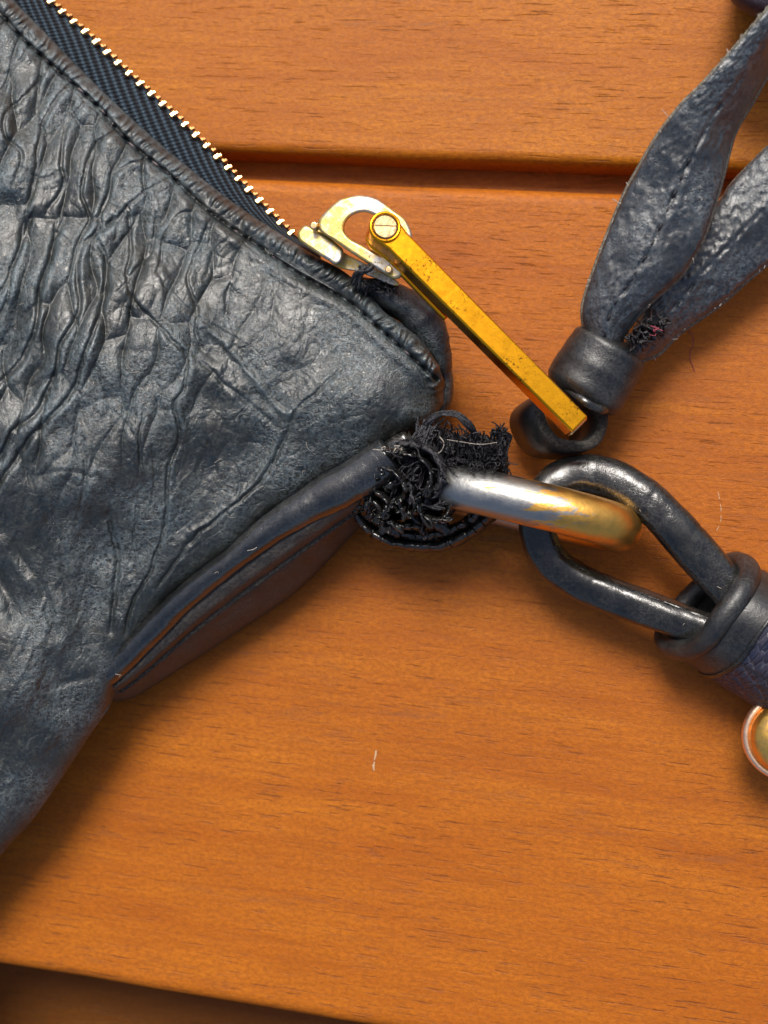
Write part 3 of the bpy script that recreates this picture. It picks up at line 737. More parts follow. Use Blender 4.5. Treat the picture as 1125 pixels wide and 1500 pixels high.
# folded leather end of the zip and lower corner wall
def rn_(amp_, f1_, f2_, s):
    def f(n, seg):
        i, j = np.meshgrid(np.arange(n), np.arange(seg), indexing='ij')
        a = j/seg*2*np.pi
        return 1+amp_*(fbm(i*f1_+3, (1+np.cos(a))*f2_+5, s, 3)-.45)*2+amp_*.6*(fbm(i*f1_*2+13, (1+np.sin(a))*f2_+15, s+1, 3)-.45)*2
    return f
pth = [(528, 418, 1.18), (560, 430, 1.22), (590, 443, 1.2), (616, 465, 1.12), (632, 492, 1.05), (640, 520, .95), (642, 540, .85)]
pth = cat([P(*p) for p in pth], 60); r = np.interp(np.linspace(0, 1, 60), [0, .2, .6, 1], [.12, .20, .25, .18])
V, F, uv = tube(pth, r*1.15, r, 28, rn=rn_(.16, .12, 1.2, 2)); obj('zip_end_tab', V, F, LE, bag)
pth = cat([P(*p) for p in [(520, 424, .85), (570, 440, .85), (610, 462, .8), (632, 500, .62), (640, 540, .5), (642, 575, .45), (630, 600, .42), (600, 625, .5), (570, 650, .6)]], 70)
V, F, uv = tube(pth, .42, .20, 24, rn=rn_(.12, .1, 1, 4)); obj('back_corner', V, F, LE, bag)
# thread knot next to the slider
bg_ = Bag()
for k in range(16):
    c = np.array([523, 415]); p0 = c+rng.randn(2)*4; p1 = np.array([527, 400])+rng.randn(2)*3.5; p2 = np.array([536, 393])+rng.randn(2)*3.5
    q = cat([P(*p0, 1.66), P(*p1, 1.80+rng.rand()*.08), P(*p2, 1.86+rng.rand()*.1), P(*(p2+rng.randn(2)*5), 1.8)], 10)
    V, F, uv = tube(q, .022, .022, 5); bg_.add(V, F, uv)
for k in range(22):
    p0 = np.array([515+rng.rand()*65, 412+rng.rand()*8]); p0[1] += (p0[0]-515)*.12; q = cat([P(*p0, 1.45), P(*(p0+rng.randn(2)*5), 1.55), P(*(p0+rng.randn(2)*9), 1.5)], 8)
    V, F, uv = tube(q, .015, .015, 5); bg_.add(V, F, uv)
bg_.build('thread_knot', THR, bag)

# ---------------------------------------------------------------- piping and gusset
up_ = cat([(603, 655), (579, 640), (517, 680), (479, 700), (403, 752), (345, 802), (288, 844), (250, 876), (200, 925), (160, 968), (140, 992)], 240)
lo_ = cat([(590, 682), (556, 716), (517, 745), (430, 786), (365, 828), (292, 888), (225, 958), (185, 998), (162, 1020), (156, 1022)], 240)
up_ = cat([(577, 641), (517, 680), (479, 700), (403, 752), (345, 802), (288, 844), (250, 876), (200, 925), (160, 966), (136, 994)], 240)
lo_ = cat([(566, 708), (517, 743), (430, 788), (365, 828), (292, 888), (225, 958), (185, 998), (150, 1024)], 240)
mid = (up_+lo_)/2; hw = np.linalg.norm(up_-lo_, axis=1)/2/100
zc_ = np.interp(np.arange(240), [0, 60, 160, 239], [1.52, 1.48, 1.34, 1.20])
rid = mid*.8+up_*.2
ctr_ = P(rid[:, 0], rid[:, 1], zc_)
tp = np.minimum(1, .35+np.linspace(1, 0, 240)*14)       # rounds off at the lower end
V, F, uv = tube(ctr_, .27*tp, hw*.84*tp, 36, fixed=True, rn=rn_(.05, .05, 1.0, 6))
pip = obj('piping', V, F, LSM, bag)
# pale stitched line and a second low ridge under the piping
g = []
prof = [(0, 1.42, .35), (.25, 1.25, 0), (.5, 1.02, 0), (.8, .72, 0), (1, .45, 0)]
G2 = cat([(575, 735), (540, 765), (522, 778), (436, 869-34+30), (340, 931), (258, 984), (203, 1018), (175, 1027), (160, 1024)], 240)
nu = 240; rows = []
for k in range(26):
    f = k/25.
    q = (rid*.35+lo_*.65)*(1-f)+G2*f
    zz = (zc_+.10)-(zc_+.10-.50)*f**1.5; zz = zz-.05*math.exp(-((f-.42)/.035)**2)+.035*math.exp(-((f-.30)/.08)**2)-.25*(f > .93)*(f-.93)/.07
    zz = np.minimum(zz, zc_+.05)
    jit_ = .02*(vn(np.arange(nu)/9., np.full(nu, k/4.), 5)-.5)
    rows.append(P(q[:, 0], q[:, 1], zz+jit_))
q = G2+np.array([-8, -6]); rows.append(P(q[:, 0], q[:, 1], np.full(nu, .18))); q = G2+np.array([-30, -22]); rows.append(P(q[:, 0], q[:, 1], np.full(nu, .01)))
obj('gusset', np.stack(rows, 1).reshape(-1, 3), grid_faces(nu, len(rows)), LGU, bag, sheet=True)
Gm = (rid*.35+lo_*.65)*.58+G2*.42
pth = P(Gm[8:228, 0], Gm[8:228, 1], ((zc_+.10)-(zc_-.40)*.42**1.5-.06)[8:228]); V, F, uv = tube(pth, .03, .05, 10, fixed=True, rn=rn_(.3, .1, 1, 8)); obj('gusset_edge', V, F, RAWD, bag)

# ---------------------------------------------------------------- frayed tab that held the ring
tab = obj('torn_tab', *(lambda V, F, uv: (V, F))(*tube(cat([P(*p) for p in [(548, 672, 1.2), (580, 668, 1.35), (604, 668, 1.3), (628, 660, 1.1)]], 40), .10, .30, 20, fixed=True, rn=rn_(.3, .2, 1.5, 3))), LBL, bag, label='torn shiny black tab with frayed threads around the metal ring')
def strap(pts, hh, th, mat, name, parent, n=110, amp_=.20, seg=18, tw=None):
    q = cat([P(*p) for p in pts], n); q = q+np.stack([  .018*(fbm(np.arange(n)/5., np.full(n, k*3.), 3+k)-.45)*2 for k in range(3)], 1)
    V, F, uv = tube(q, hh, th, seg, fixed=True, rn=rn_(amp_, .18, 1.5, int(rng.randint(12)))); return obj(name, V, F, mat, parent)
# the curved double strap below
strap([(522, 742, .95), (534, 766, .9), (556, 785, .85), (590, 797, .8), (625, 800, .8), (660, 795, .82), (690, 780, .85), (712, 762, .9), (728, 745, .9)], .26, .085, LBL, 'tab_strap', tab)
strap([(545, 730, .85), (556, 760, .85), (580, 776, .85), (615, 785, .85), (650, 780, .88), (680, 768, .92), (700, 752, .95)], .24, .085, LBL, 'tab_strap', tab)
# crumpled folds
strap([(590, 665, 1.5), (618, 672, 1.55), (635, 690, 1.55), (634, 712, 1.5), (620, 730, 1.45), (622, 752, 1.4), (644, 762, 1.35), (658, 752, 1.3)], .44, .045, LBL, 'torn_fold', tab)
strap([(604, 652, 1.6), (632, 660, 1.62), (646, 676, 1.6), (650, 700, 1.55), (640, 722, 1.45)], .34, .055, THR, 'torn_fold', tab)
strap([(530, 740, 1.05), (548, 735, 1.2), (566, 748, 1.1), (585, 740, 1.15), (604, 752, 1.1), (616, 768, 1.05)], .30, .07, LBL, 'torn_fold', tab)
strap([(548, 700, 1.35), (570, 712, 1.3), (590, 704, 1.35), (604, 716, 1.3), (600, 740, 1.2)], .25, .08, LBL, 'torn_fold', tab)
strap([(540, 722, 1.3), (545, 745, 1.1), (562, 765, 1.0), (575, 772, .95)], .25, .09, LBL, 'torn_fold', tab)
strap([(600, 768, 1.0), (622, 764, 1.1), (640, 768, 1.15), (652, 774, 1.1)], .12, .07, LBL, 'torn_fold', tab)
strap([(556, 700, 1.42), (574, 690, 1.5), (590, 700, 1.52), (598, 718, 1.5), (590, 736, 1.42), (600, 752, 1.36), (618, 748, 1.34)], .30, .05, LBL, 'torn_fold', tab)
strap([(536, 716, 1.3), (556, 722, 1.38), (572, 738, 1.36), (566, 758, 1.25), (584, 770, 1.18), (606, 772, 1.15)], .28, .05, LBL, 'torn_fold', tab)
strap([(612, 690, 1.58), (606, 712, 1.55), (612, 736, 1.48), (634, 742, 1.45), (652, 736, 1.4)], .28, .04, THR, 'torn_fold', tab)
# crumpled black lining sheet
n1, n2 = 70, 60
ii, jj = np.meshgrid(np.linspace(0, 1, n1), np.linspace(0, 1, n2), indexing='ij')
qx = 535+ii*112+10*(fbm(jj*4, ii*3, 2)-.45); qy = 655+jj*118-(1-ii)*jj*25+12*(fbm(ii*5, jj*5, 6)-.45)
qz = .70+.75*(1-np.abs(2*fbm(ii*4.5+3, jj*5.5, 9, 4)/.94-1))**2*1.0+.15*fbm(ii*14, jj*14, 3)-.25*jj
obj('torn_lining', P(qx, qy, qz).reshape(-1, 3), grid_faces(n1, n2), LBL, tab, sheet=True)
# sheet of frayed weave behind the ring
ii, jj = np.meshgrid(np.linspace(0, 1, 60), np.linspace(0, 1, 30), indexing='ij')
qx = 636+ii*106; qy = 640+jj*(58+ii*10)+6*np.sin(ii*9)-8*ii*(1-jj)+5*rng.rand(60, 30)
qz = 1.5-.5*jj-.15*ii+.18*fbm(ii*14, jj*8, 4)
obj('torn_weave', P(qx, qy, qz).reshape(-1, 3), grid_faces(60, 30), THR, tab, sheet=True)
def curl(p0, z0, ln, r=.008, turn=.8, lean=(0, -1), n=16):
    a = math.atan2(lean[1], lean[0])+rng.randn()*.5; p = np.array(p0, float); z = z0; pts = []; da = rng.randn()*turn*.3; dz = .02
    for k in range(n):
        pts.append(P(p[0], p[1], max(z, .05))); da += rng.randn()*turn*.22; da *= .9; a += da
        p = p+np.array([math.cos(a), math.sin(a)])*ln/n; dz += rng.randn()*.012; dz *= .9; z += dz
    V, F, uv = tube(np.array(pts), r*(.7+.6*rng.rand()), None, 4, caps=False); bg_.add(V, F, uv)
bg_ = Bag()
for k in range(8):
    p0 = np.array([538+rng.rand()*112, 655+rng.rand()*120]); curl(p0, 1.15+rng.rand()*.45, 12+rng.rand()*26, .007, 1.2, (rng.randn(), rng.randn()))
for k in range(210):
    p0 = np.array([634+rng.rand()*108, 648+rng.rand()*48]); curl(p0, 1.25+rng.rand()*.4, 12+rng.rand()*24, .008, .9, (rng.randn()*.6, -1))
for k in range(30):
    p0 = np.array([596+rng.randn()*8, 690+rng.randn()*10]); curl(p0, 1.5, 40+rng.rand()*45, .008, .6, (.5, -1), 22)
bg_.build('frayed_threads', THR, tab, kind='stuff')
bg_ = Bag()
def thr(pts, r=.014, n=14):
    q = cat(pts, n); V, F, uv = tube(q, r*(.7+.6*rng.rand()), None, 4, caps=False); bg_.add(V, F, uv)
for k in range(150):      # standing fringe
    x = 636+rng.rand()*106; top = np.interp(x, [636, 660, 700, 720, 728, 742], [628, 640, 648, 655, 630, 640])+rng.randn()*6
    b0 = np.array([x+rng.randn()*5, 690+(x-636)*.10]); t0 = np.array([x+rng.randn()*5, top]); m1 = (b0+t0)/2+rng.randn(2)*5
    zt = 1.55+rng.rand()*.25; thr([P(*b0, 1.05), P(*m1, 1.45+rng.rand()*.15), P(*t0, zt), P(*(t0+rng.randn(2)*4), zt+.05)], .011)
for k in range(26):      # tall end tuft by the ring
    x = 733+rng.randn()*5; thr([P(x, 695, 1.2), P(x+rng.randn()*3, 665, 1.5), P(x+rng.randn()*4, 640, 1.65), P(x+rng.randn()*5, 626+rng.rand()*12, 1.75)], .018)
for k in range(90):      # horizontal tangles
    x = 636+rng.rand()*95; y = 640+rng.rand()*48; p0 = np.array([x, y]); t_ = rng.randn(2)*[14, 5]; thr([P(*p0, 1.4), P(*(p0+t_*.5+rng.randn(2)*3), 1.55+rng.rand()*.1), P(*(p0+t_+rng.randn(2)*4), 1.5), P(*(p0+t_*1.5), 1.35)], .013)
for k in range(24):      # arched bundle at the top
    j = rng.randn(6, 2)*1.8+rng.randn(2)*1.6
    c = [(600, 668, 1.3), (612, 640, 1.6), (634, 611, 1.85), (662, 605, 1.95), (686, 620, 1.85), (702, 645, 1.6)]
    thr([P(p[0]+j[i, 0], p[1]+j[i, 1], p[2]) for i, p in enumerate(c)], .014, 20)
for k in range(60):      # strands fanning from the piping's torn end
    p0 = np.array([600, 690])+rng.randn(2)*8; p1 = np.array([612, 655])+rng.randn(2)*6; p2 = np.array([622, 628])+rng.randn(2)*9
    thr([P(*p0, 1.5), P(*p1, 1.68+rng.rand()*.1), P(*p2, 1.7+rng.rand()*.1)], .016)
for k in range(14):
    p0 = np.array([585, 712])+rng.randn(2)*10; p2 = np.array([620, 675])+rng.randn(2)*9
    thr([P(*p0, 1.45), P(*((p0+p2)/2+rng.randn(2)*6), 1.66), P(*p2, 1.6)], .015)
for k in range(25):      # fuzz on the rest of the tear
    p0 = np.array([535+rng.rand()*125, 660+rng.rand()*118]); thr([P(*p0, 1.2), P(*(p0+rng.randn(2)*6), 1.45+rng.rand()*.2), P(*(p0+rng.randn(2)*11), 1.3)], .011, 8)
bg_.build('frayed_threads', THR, tab, kind='stuff')
bg_ = Bag()
thr([P(628, 655, 1.8), P(640, 664, 1.85), P(648, 658, 1.88), P(650, 648, 1.9), P(644, 640, 1.88)], .006, 20)
thr([P(655, 644, 1.9), P(680, 648, 1.95), P(705, 651, 1.95), P(728, 648, 1.9)], .006, 20)
thr([P(640, 760, 1.5), P(648, 765, 1.55), P(653, 764, 1.5)], .02, 8)
for k in range(5):
    p0 = np.array([575, 662])+rng.randn(2)*7; thr([P(*p0, 1.92), P(*(p0+rng.randn(2)*4), 1.97), P(*(p0+rng.randn(2)*7), 1.93)], .007, 8)
bg_.build('pale_fibre', FIB, tab, kind='stuff')
# pale fibres caught on the piping and leather
bg_ = Bag()
for k in range(3):
    i = rng.randint(8, 225); p0 = mid[i]+rng.randn(2)*5; e = p0+rng.randn(2)*7; zz = zc_[i]+.27
    thr([P(*p0, zz), P(*((p0+e)/2+rng.randn(2)*2), zz+.03), P(*e, zz)], .0045, 6)
for k in range(40):
    p0 = np.array([rng.randint(20, 560), rng.randint(150, 950)])
    kk = np.argmin((X-p0[0])**2+(Y-p0[1])**2)
    if (X.ravel()[kk]-p0[0])**2+(Y.ravel()[kk]-p0[1])**2 > 9 or min(dT.ravel()[kk], dB.ravel()[kk]) < 15: continue
    zz = Z.ravel()[kk]+.05; e = p0+rng.randn(2)*6; thr([P(*p0, zz), P(*((p0+e)/2+rng.randn(2)*2), zz+.04), P(*e, zz)], .003, 6)
bg_.build('lint', FIB, bag, kind='stuff')

# ---------------------------------------------------------------- metal ring
e1 = P(880, 763, 1.5)-P(655, 710, 1.5); e1 /= np.linalg.norm(e1)
e2 = np.array([0, .10, 1.0]); e2 -= e1*np.dot(e1, e2); e2 /= np.linalg.norm(e2)
rc = P(768, 735, 1.62)-e2*.64
ring_t = thing('metal_ring', 'thick worn silver and gold ring between the frayed tab and the black cord loop', 'ring', tuple(P(778, 741, 0)))
th = np.linspace(0, 2*np.pi, 128, endpoint=False)
se = lambda v, p: np.sign(v)*np.abs(v)**p
rp = np.array([rc+e1*1.28*se(math.cos(t), .84)+e2*.64*se(math.sin(t), .84) for t in th])
V, F, uv = tube(rp, .295, .305, 32, closed=True, up=e2, rn=None)
obj('ring_band', V, F, GR, ring_t, origin=rc)

# ---------------------------------------------------------------- strap with cord loop
st = thing('shoulder_strap', 'black cord loop and navy leather strap end hooked on the metal ring', 'strap', tuple(P(1060, 900, 0)))
cp = [(1118, 905, .95), (1080, 878, 1.0), (1045, 838, 1.02), (1007, 795, 1.05), (962, 746, 1.05), (915, 712, 1.0), (866, 696, .92), (824, 703, .92), (797, 728, .95), (787, 762, .95), (792, 796, .90), (812, 827, .84), (848, 852, .80), (902, 875, .80), (970, 900, .84), (1040, 926, .88), (1085, 945, .9)]
q = cat([P(*p) for p in cp], 260)
rr_ = np.interp(np.linspace(0, 1, 260), [0, .12, .4, .5, .62, 1], [.25, .27, .28, .26, .25, .24])
_rc = rn_(.06, .06, 1.5, 5)
def rcord(n, seg):
    a = np.arange(seg)/seg*2*np.pi; sq = 1/(np.abs(np.cos(a))**2.5+np.abs(np.sin(a))**2.5)**(1/2.5); i = np.arange(n)[:, None]
    kk_ = _rc(n, seg)*sq[None]
    for c_, a0, dp in ((52, 2, .07), (66, 5, .06), (74, 0, .08), (88, 3, .05), (101, 1, .06), (118, 4, .05), (170, 2, .06), (186, 5, .05), (205, 1, .05), (222, 3, .06)):
        kk_ = kk_-.5*dp*np.exp(-((i-c_-1.5*np.sin(a*2+a0))/.9)**2)*(np.cos(a-a0) > .1)
    return kk_
V, F, uv = tube(q, rr_*.90, rr_*1.0, 40, rn=rcord)
obj('cord_loop', V, F, LBL, st)
Tq = np.gradient(q, axis=0); Tq /= np.linalg.norm(Tq, axis=1)[:, None]; Bq = np.cross(Tq, [0, 0, 1.]); Bq /= np.linalg.norm(Bq, axis=1)[:, None]
sp_ = q[6:-6]+Bq[6:-6]*(rr_[6:-6]*-.62)[:, None]+np.array([0, 0, 1])*(rr_[6:-6]*.66)[:, None]
V, F, uv = tube(sp_, .022, .045, 8, fixed=True, rn=rn_(.5, .25, 1, 5)); obj('edge_seam', V, F, LBL, st)
# sleeve: skewed opening, rolled lip, navy body
lip = [(1037, 935, 1.42), (1062, 900, 1.55), (1086, 868, 1.48), (1098, 842, 1.2), (1090, 826, .85), (1066, 826, .5), (1030, 856, .35), (990, 900, .32), (974, 928, .42), (982, 948, .7), (1008, 952, 1.1)]
lp = cat([P(*p) for p in lip], 96, True)
V, F, uv = tube(lp, .14, .15, 16, closed=True, rn=rn_(.10, .05, 1, 3)); obj('rolled_lip', V, F, LSC, st)
dirv = np.array([1.0, -.62, 0]); dirv /= np.linalg.norm(dirv)
perp = np.array([dirv[1]*-1, dirv[0], 0])
cen = lp.mean(0)
rows = []; uvr = []
NR = 60
ang_acc = np.r_[0, np.cumsum(np.linalg.norm(np.diff(lp, axis=0), axis=1))]
for k in range(NR):
    f = k/(NR-1); s_ = f*5.0
    cc = cen+dirv*s_+np.array([0, 0, .02*s_])
    off = lp-cen; al = off@dirv; off = off-np.outer(al, dirv)
    off_len = off
    swell = 1.03+.08*(1-math.exp(-s_/.25))
    row = cen+off*swell+np.outer(al*max(0, 1-f*2.5), dirv)+dirv*s_
    row[:, 2] = np.maximum(row[:, 2]*(1), .06)
    rows.append(row); uvr.append(np.stack([np.full(96, s_), ang_acc], 1))
Vs = np.stack(rows, 0); wob = 1
fs = grid_faces(NR, 96, True)
kk = fs[:, 0]//96
mi = np.where(kk*5.0/(NR-1) < .50, 0, 1)
sl_ = obj('sleeve', Vs.reshape(-1, 3), fs[:, ::-1], [LSC, NAV], st, uv=np.stack(uvr, 0).reshape(-1, 2), mi=mi)
# seam between smooth cuff and scaled leather
row = rows[6].copy(); out = row-(row.mean(0)); row = row+out/np.linalg.norm(out, axis=1)[:, None]*.012
V, F, uv = tube(row, .018, .03, 8, closed=True, rn=rn_(.4, .3, 1, 3)); obj('sleeve_seam', V, F, LBL, st)
bg_ = Bag()
thr([P(1052, 852, 1.34), P(1060, 846, 1.38), P(1072, 845, 1.38), P(1084, 856, 1.36)], .008, 16)
bg_.build('loose_hair', THR, st)
bg_ = Bag()
for k in range(7):
    i = rng.randint(20, 240); p0 = q[i]+np.array([rng.randn()*.12, rng.randn()*.12, 0]); p0[2] = q[i][2]+math.sqrt(max(.27**2-(p0[0]-q[i][0])**2-(p0[1]-q[i][1])**2, .003)); e = p0+np.array([rng.randn()*.04, rng.randn()*.04, .012])
    V, F, uv = tube(np.array([p0, (p0+e)/2+[0, 0, .005], e]), .0045, .0045, 4); bg_.add(V, F, uv)
bg_.build('lint', FIB, st, kind='stuff')
# gold stud below the sleeve
sc0 = P(1156, 1082, 1.0)
def lathe(c, prof, seg, axis=(0, 0, 1)):
    axis = np.array(axis, float); axis /= np.linalg.norm(axis); u = np.cross(axis, [0, 1, .01]); u /= np.linalg.norm(u); v = np.cross(axis, u)
    a_ = np.linspace(0, 2*np.pi, seg, endpoint=False)
    V = np.array([[c+axis*h+(u*math.cos(t)+v*math.sin(t))*r for t in a_] for r, h in prof]).reshape(-1, 3)
    return V, grid_faces(len(prof), seg, True)
V, F = lathe(sc0, [(.0, .24), (.2, .23), (.34, .19), (.44, .12), (.49, .03), (.50, -.1), (.30, -.3), (.24, -.98)], 40)
obj('gold_stud', V, F, GK, st)
V, F = lathe(sc0, [(.49, -.08), (.53, -.04), (.575, -.07), (.59, -.13), (.57, -.20), (.54, -.25), (.49, -.22)], 48)
obj('stud_collar', V, F, GP, st)

# ---------------------------------------------------------------- tassel on the pull bar
ta = thing('leather_tassel', 'black leather zip tassel of two wide strips looped on the gold pull bar', 'tassel', tuple(P(860, 560, 0)))
# loop: a band bent round, seen along its axis
la = np.array([.52, .12, 1.0]); la /= np.linalg.norm(la)
lcen = P(818, 620, .72)
u = np.cross([0, 1, 0], la); u /= np.linalg.norm(u); v = np.cross(la, u)
th = np.linspace(0, 2*np.pi, 90, endpoint=False)
sec = [(-.075, .42), (0, .46), (.075, .42), (.10, 0), (.075, -.42), (0, -.46), (-.075, -.42), (-.085, 0)]
V = []; 
for t in th:
    R0 = .45+.03*math.cos(2*t+.6)+.012*math.sin(5*t)
    for dr, h in sec:
        V.append(lcen+(u*math.cos(t)*(R0+dr)*.98+v*math.sin(t)*(R0+dr)*.90)+la*h)
V = np.array(V); ns = len(sec); F = grid_faces(90, ns, True); j = np.arange(ns); j2 = (j+1) % ns
F = np.vstack([F, np.stack([89*ns+j, 89*ns+j2, j2, j], -1)])
mi = [1 if (k % ns) in (0, 1) and k < 90*ns else 0 for k in range(len(F))]
obj('tassel_loop', V, F, [LSC, RAWD], ta, mi=mi)
# collar
ca = P(851, 579, .95); cb = P(897, 505, .98)
cv = cb-ca; cl = np.linalg.norm(cv); cvn = cv/cl
s_ = np.linspace(-.06, 1.03, 30)
pth = np.array([ca+cv*t for t in s_]); rr_ = np.interp(s_, [-.06, -.02, .08, .5, .92, 1.0, 1.03], [.40, .48, .525, .53, .515, .47, .38])
V, F, uv = tube(pth, rr_*.95, rr_*1.06, 44, rn=rn_(.03, .1, 1, 7)); obj('collar', V, F, LSC, ta)
pth = [P(818, 560, 1.05), P(836, 572, 1.3), P(858, 590, 1.42), P(884, 600, 1.3), P(900, 590, 1.0)]
V, F, uv = tube(cat(pth, 40), .035, .06, 10, rn=rn_(.4, .2, 1, 2)); obj('collar_edge', V, F, LBL, ta)
strap([(818, 536, 1.0), (822, 530, 1.05), (830, 527, 1.0)], .05, .04, LBL, 'torn_nub', ta, 12)

def ribbon(Lp, Rp, name, mats, bow=.12, thick=.085, nu=150, nv=44, seam=True, zoff=0, seed=3, edge_curl=.05):
    L = cat(Lp, nu); R = cat(Rp, nu)
    f = np.linspace(0, 1, nv)
    q = L[:, None]*(1-f)[None, :, None]+R[:, None]*f[None, :, None]
    px, py, z = q[..., 0], q[..., 1], q[..., 2]+bow*np.sin(f*math.pi)[None]
    wdt = np.linalg.norm(L[:, :2]-R[:, :2], axis=1)[:, None]
    if seam:
        m_ = .5+.05*vn(np.arange(nu)/14., np.zeros(nu), seed)[:, None]
        ii = np.arange(nu)[:, None]
        z = z-.045*np.exp(-((f[None]-m_)*wdt/3.2)**2)*(.7+.5*np.sin(ii*.55))*sstep(nu, nu*.45, ii)
        z = z+.03*np.exp(-((f[None]-m_)*wdt/12)**2)
    z = z+.04*(fbm(px/40, py/40, seed, 2)-.45)+.022*(1-np.abs(2*fbm(px/15, py/22, seed+2, 3)/.94-1))**4+zoff
    f1, f2 = vor(px/9+50, py/11+50, seed); z = z+.012*sstep(0, .4, f2-f1)
    z = z-edge_curl*(np.exp(-f*wdt/5)+np.exp(-(1-f)*wdt/5))
    top = P(px, py, z); 
    tx = np.gradient(top, axis=0); ty = np.gradient(top, axis=1); nn = np.cross(ty, tx); nn /= np.linalg.norm(nn, axis=2)[..., None]+1e-9
    if nn[..., 2].mean() < 0: nn = -nn
    nn = nn[::, :].mean(1, keepdims=True)*.5+nn*.5
    rag = 1+.5*(rng.rand(nu, 1, 1)-.5)
    bot = top-nn*thick*rag
    V = np.vstack([top.reshape(-1, 3), bot.reshape(-1, 3)]); n = nu*nv
    F1 = grid_faces(nu, nv); F2 = grid_faces(nu, nv, off=n)[:, ::-1]
    i = np.arange(nu-1); s1 = np.stack([i*nv, (i+1)*nv, n+(i+1)*nv, n+i*nv], 1); s2 = np.stack([i*nv+nv-1, n+i*nv+nv-1, n+(i+1)*nv+nv-1, (i+1)*nv+nv-1], 1)
    j = np.arange(nv-1); s3 = np.stack([j, n+j, n+j+1, j+1], 1); e_ = (nu-1)*nv; s4 = np.stack([e_+j, e_+j+1, n+e_+j+1, n+e_+j], 1)
    F = np.vstack([F1, F2, s1, s2, s3, s4]); mi = np.r_[np.zeros(len(F1)+len(F2)), np.ones(len(s1)+len(s2)+len(s3)+len(s4))]
    return outward(obj(name, V, F, mats, ta, mi=mi)), L, R, top
L1 = [(868, 520, 1.1), (856, 485, 1.3), (854, 447, 1.45), (872, 391, 1.6), (889, 346, 1.7), (913, 288, 1.8), (934, 249, 1.9), (962, 201, 2.1), (996, 156, 2.3), (1024, 128, 2.4), (1056, 94, 2.5), (1092, 52, 2.55), (1131, 7, 2.6), (1180, -50, 2.6)]
R1 = [(905, 520, 1.1), (915, 488, 1.3), (948, 447, 1.5), (996, 405, 1.65), (1028, 353, 1.75), (1045, 305, 1.8), (1058, 262, 1.8), (1067, 226, 1.8), (1078, 190, 1.8), (1104, 146, 1.8), (1128, 104, 1.85), (1165, 50, 1.9), (1215, -10, 2.0)]
s1o, L1s, R1s, top1 = ribbon(L1, R1, 'tassel_strip', [LE2, RAW], seed=3)
# second layer under the first strip, showing as a ragged edge
o, *_ = ribbon([(p[0]-3.0, p[1]-1.8, p[2]-.12) for p in L1], [(p[0]+3.0, p[1]+2.4, p[2]-.12) for p in R1], 'strip_lining', [RAW, RAW], seam=False, seed=6, thick=.07)
o.parent = s1o; o.location = o.location-s1o.location
L2 = [(905, 520, .95), (930, 480, 1.05), (965, 420, 1.15), (1015, 340, 1.2), (1055, 293, 1.2), (1070, 270, 1.2), (1100, 238, 1.2), (1128, 211, 1.2), (1185, 160, 1.2), (1230, 120, 1.2)]
R2 = [(925, 540, .85), (940, 528, .85), (966, 516, .8), (996, 486, .8), (1052, 447, .85), (1087, 416, .9), (1128, 381, .95), (1185, 330, 1.0), (1240, 280, 1.0)]
s2o, L2s, R2s, top2 = ribbon(L2, R2, 'tassel_strip', [LE2, RAW], seed=9, bow=.1)
o, *_ = ribbon([(p[0]-1, p[1]-1, p[2]-.13) for p in L2], [(p[0]+3.4, p[1]+3.4, p[2]-.12) for p in R2], 'strip_lining', [RAW, RAW], seam=False, seed=11, thick=.09)
o.parent = s2o; o.location = o.location-s2o.location
# stitches along the first strip
for k in range(6, 84, 6):
    c = (top1[k, 21]+top1[k, 23])/2; c2 = (top1[k+3, 21]+top1[k+3, 23])/2
    V, F, uv = tube(cat([c-[0, 0, .03], (c+c2)/2+[0, 0, .008], c2-[0, 0, .03]], 7), .014, .014, 6); obj('stitch', V, F, STM, s1o)
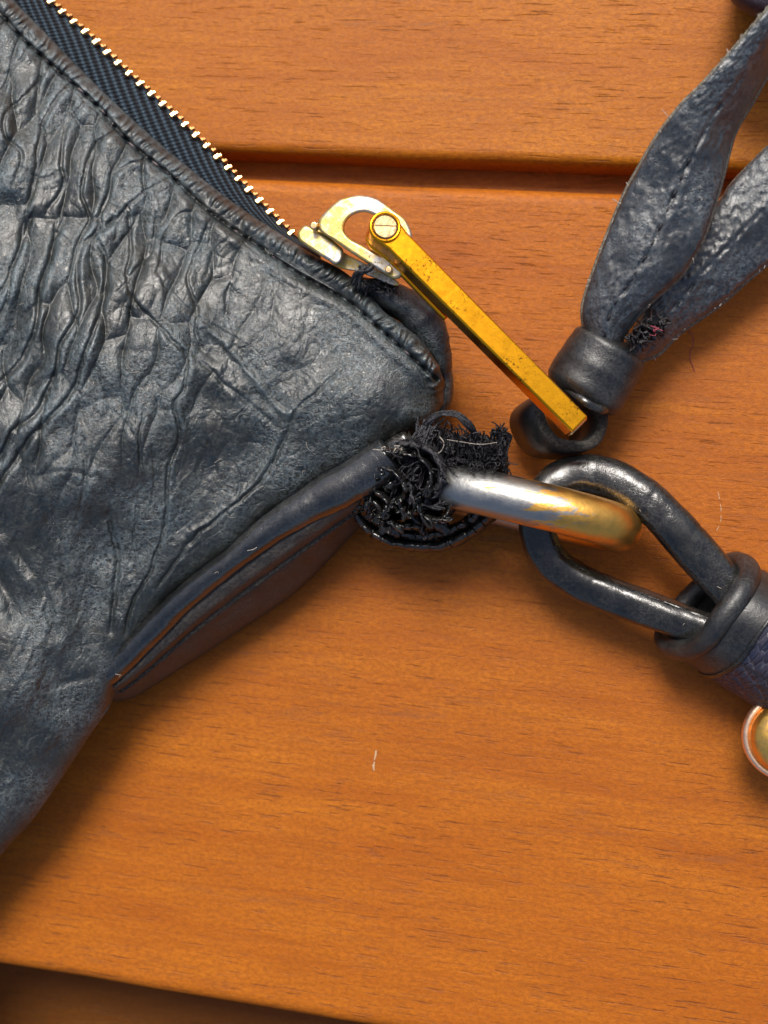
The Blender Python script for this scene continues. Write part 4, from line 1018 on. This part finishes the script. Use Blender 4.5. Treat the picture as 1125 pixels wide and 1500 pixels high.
# torn red and black fibres where the strips part
bg_ = Bag()
for k in range(60):
    p0 = np.array([925+rng.rand()*50, 0]); p0[1] = 500-(p0[0]-925)*.55+rng.randn()*7
    thr([P(*p0, 1.0), P(*(p0+rng.randn(2)*6), 1.25+rng.rand()*.2), P(*(p0+rng.randn(2)*10), 1.15)], .014, 8)
bg_.build('torn_fibres', THR, ta, kind='stuff')
bg_ = Bag()
for k in range(5):
    p0 = np.array([958, 482])+rng.randn(2)*4; thr([P(*p0, 1.35), P(*(p0+rng.randn(2)*4), 1.45), P(*(p0+rng.randn(2)*8), 1.4)], .007, 8)
thr([P(1008, 480, .02), P(1016, 500, .05), P(1010, 520, .03), P(1018, 545, .02)], .004, 14)
bg_.build('red_thread', RED, ta, kind='stuff')
bg_ = Bag()
for edge, nn_ in ((L1s, 22), (R2s, 22), (R1s, 5)):
    for k in range(nn_):
        i = rng.randint(8, 120); p0 = edge[i, :2]+rng.randn(2)*1.2; z_ = edge[i, 2]-.05
        thr([P(*p0, z_), P(*(p0+rng.randn(2)*3), z_+.02), P(*(p0+rng.randn(2)*5), z_-.02)], .0055, 6)
bg_.build('edge_fuzz', FIB, ta, kind='stuff')

# ---------------------------------------------------------------- purple leather at the top right
pu = thing('leather_flap', 'dark purple leather flap cut off by the top right corner', 'leather flap', tuple(P(1120, -30, 0)))
cpx = cat([(1068, -15), (1078, 6), (1100, 20), (1125, 27), (1180, 24), (1260, -10), (1290, -90), (1200, -150), (1100, -120), (1070, -60)], 80, True)
cc = cpx.mean(0); rows = []
for f, z_ in ((1.0, .9), (1.02, 1.25), (1.0, 1.55), (.93, 1.75), (.8, 1.86), (.6, 1.93), (.35, 1.97), (.1, 2.0), (.01, 2.0)):
    q = cc+(cpx-cc)*f; rows.append(P(q[:, 0], q[:, 1], z_+.05*fbm(q[:, 0]/20, q[:, 1]/20, 3)))
q = cc+(cpx-cc)*.9; rows.insert(0, P(q[:, 0], q[:, 1], np.full(80, .02)))
obj('flap_panel', np.stack(rows, 0).reshape(-1, 3), grid_faces(len(rows), 80, True), PUR, pu, sheet=True)
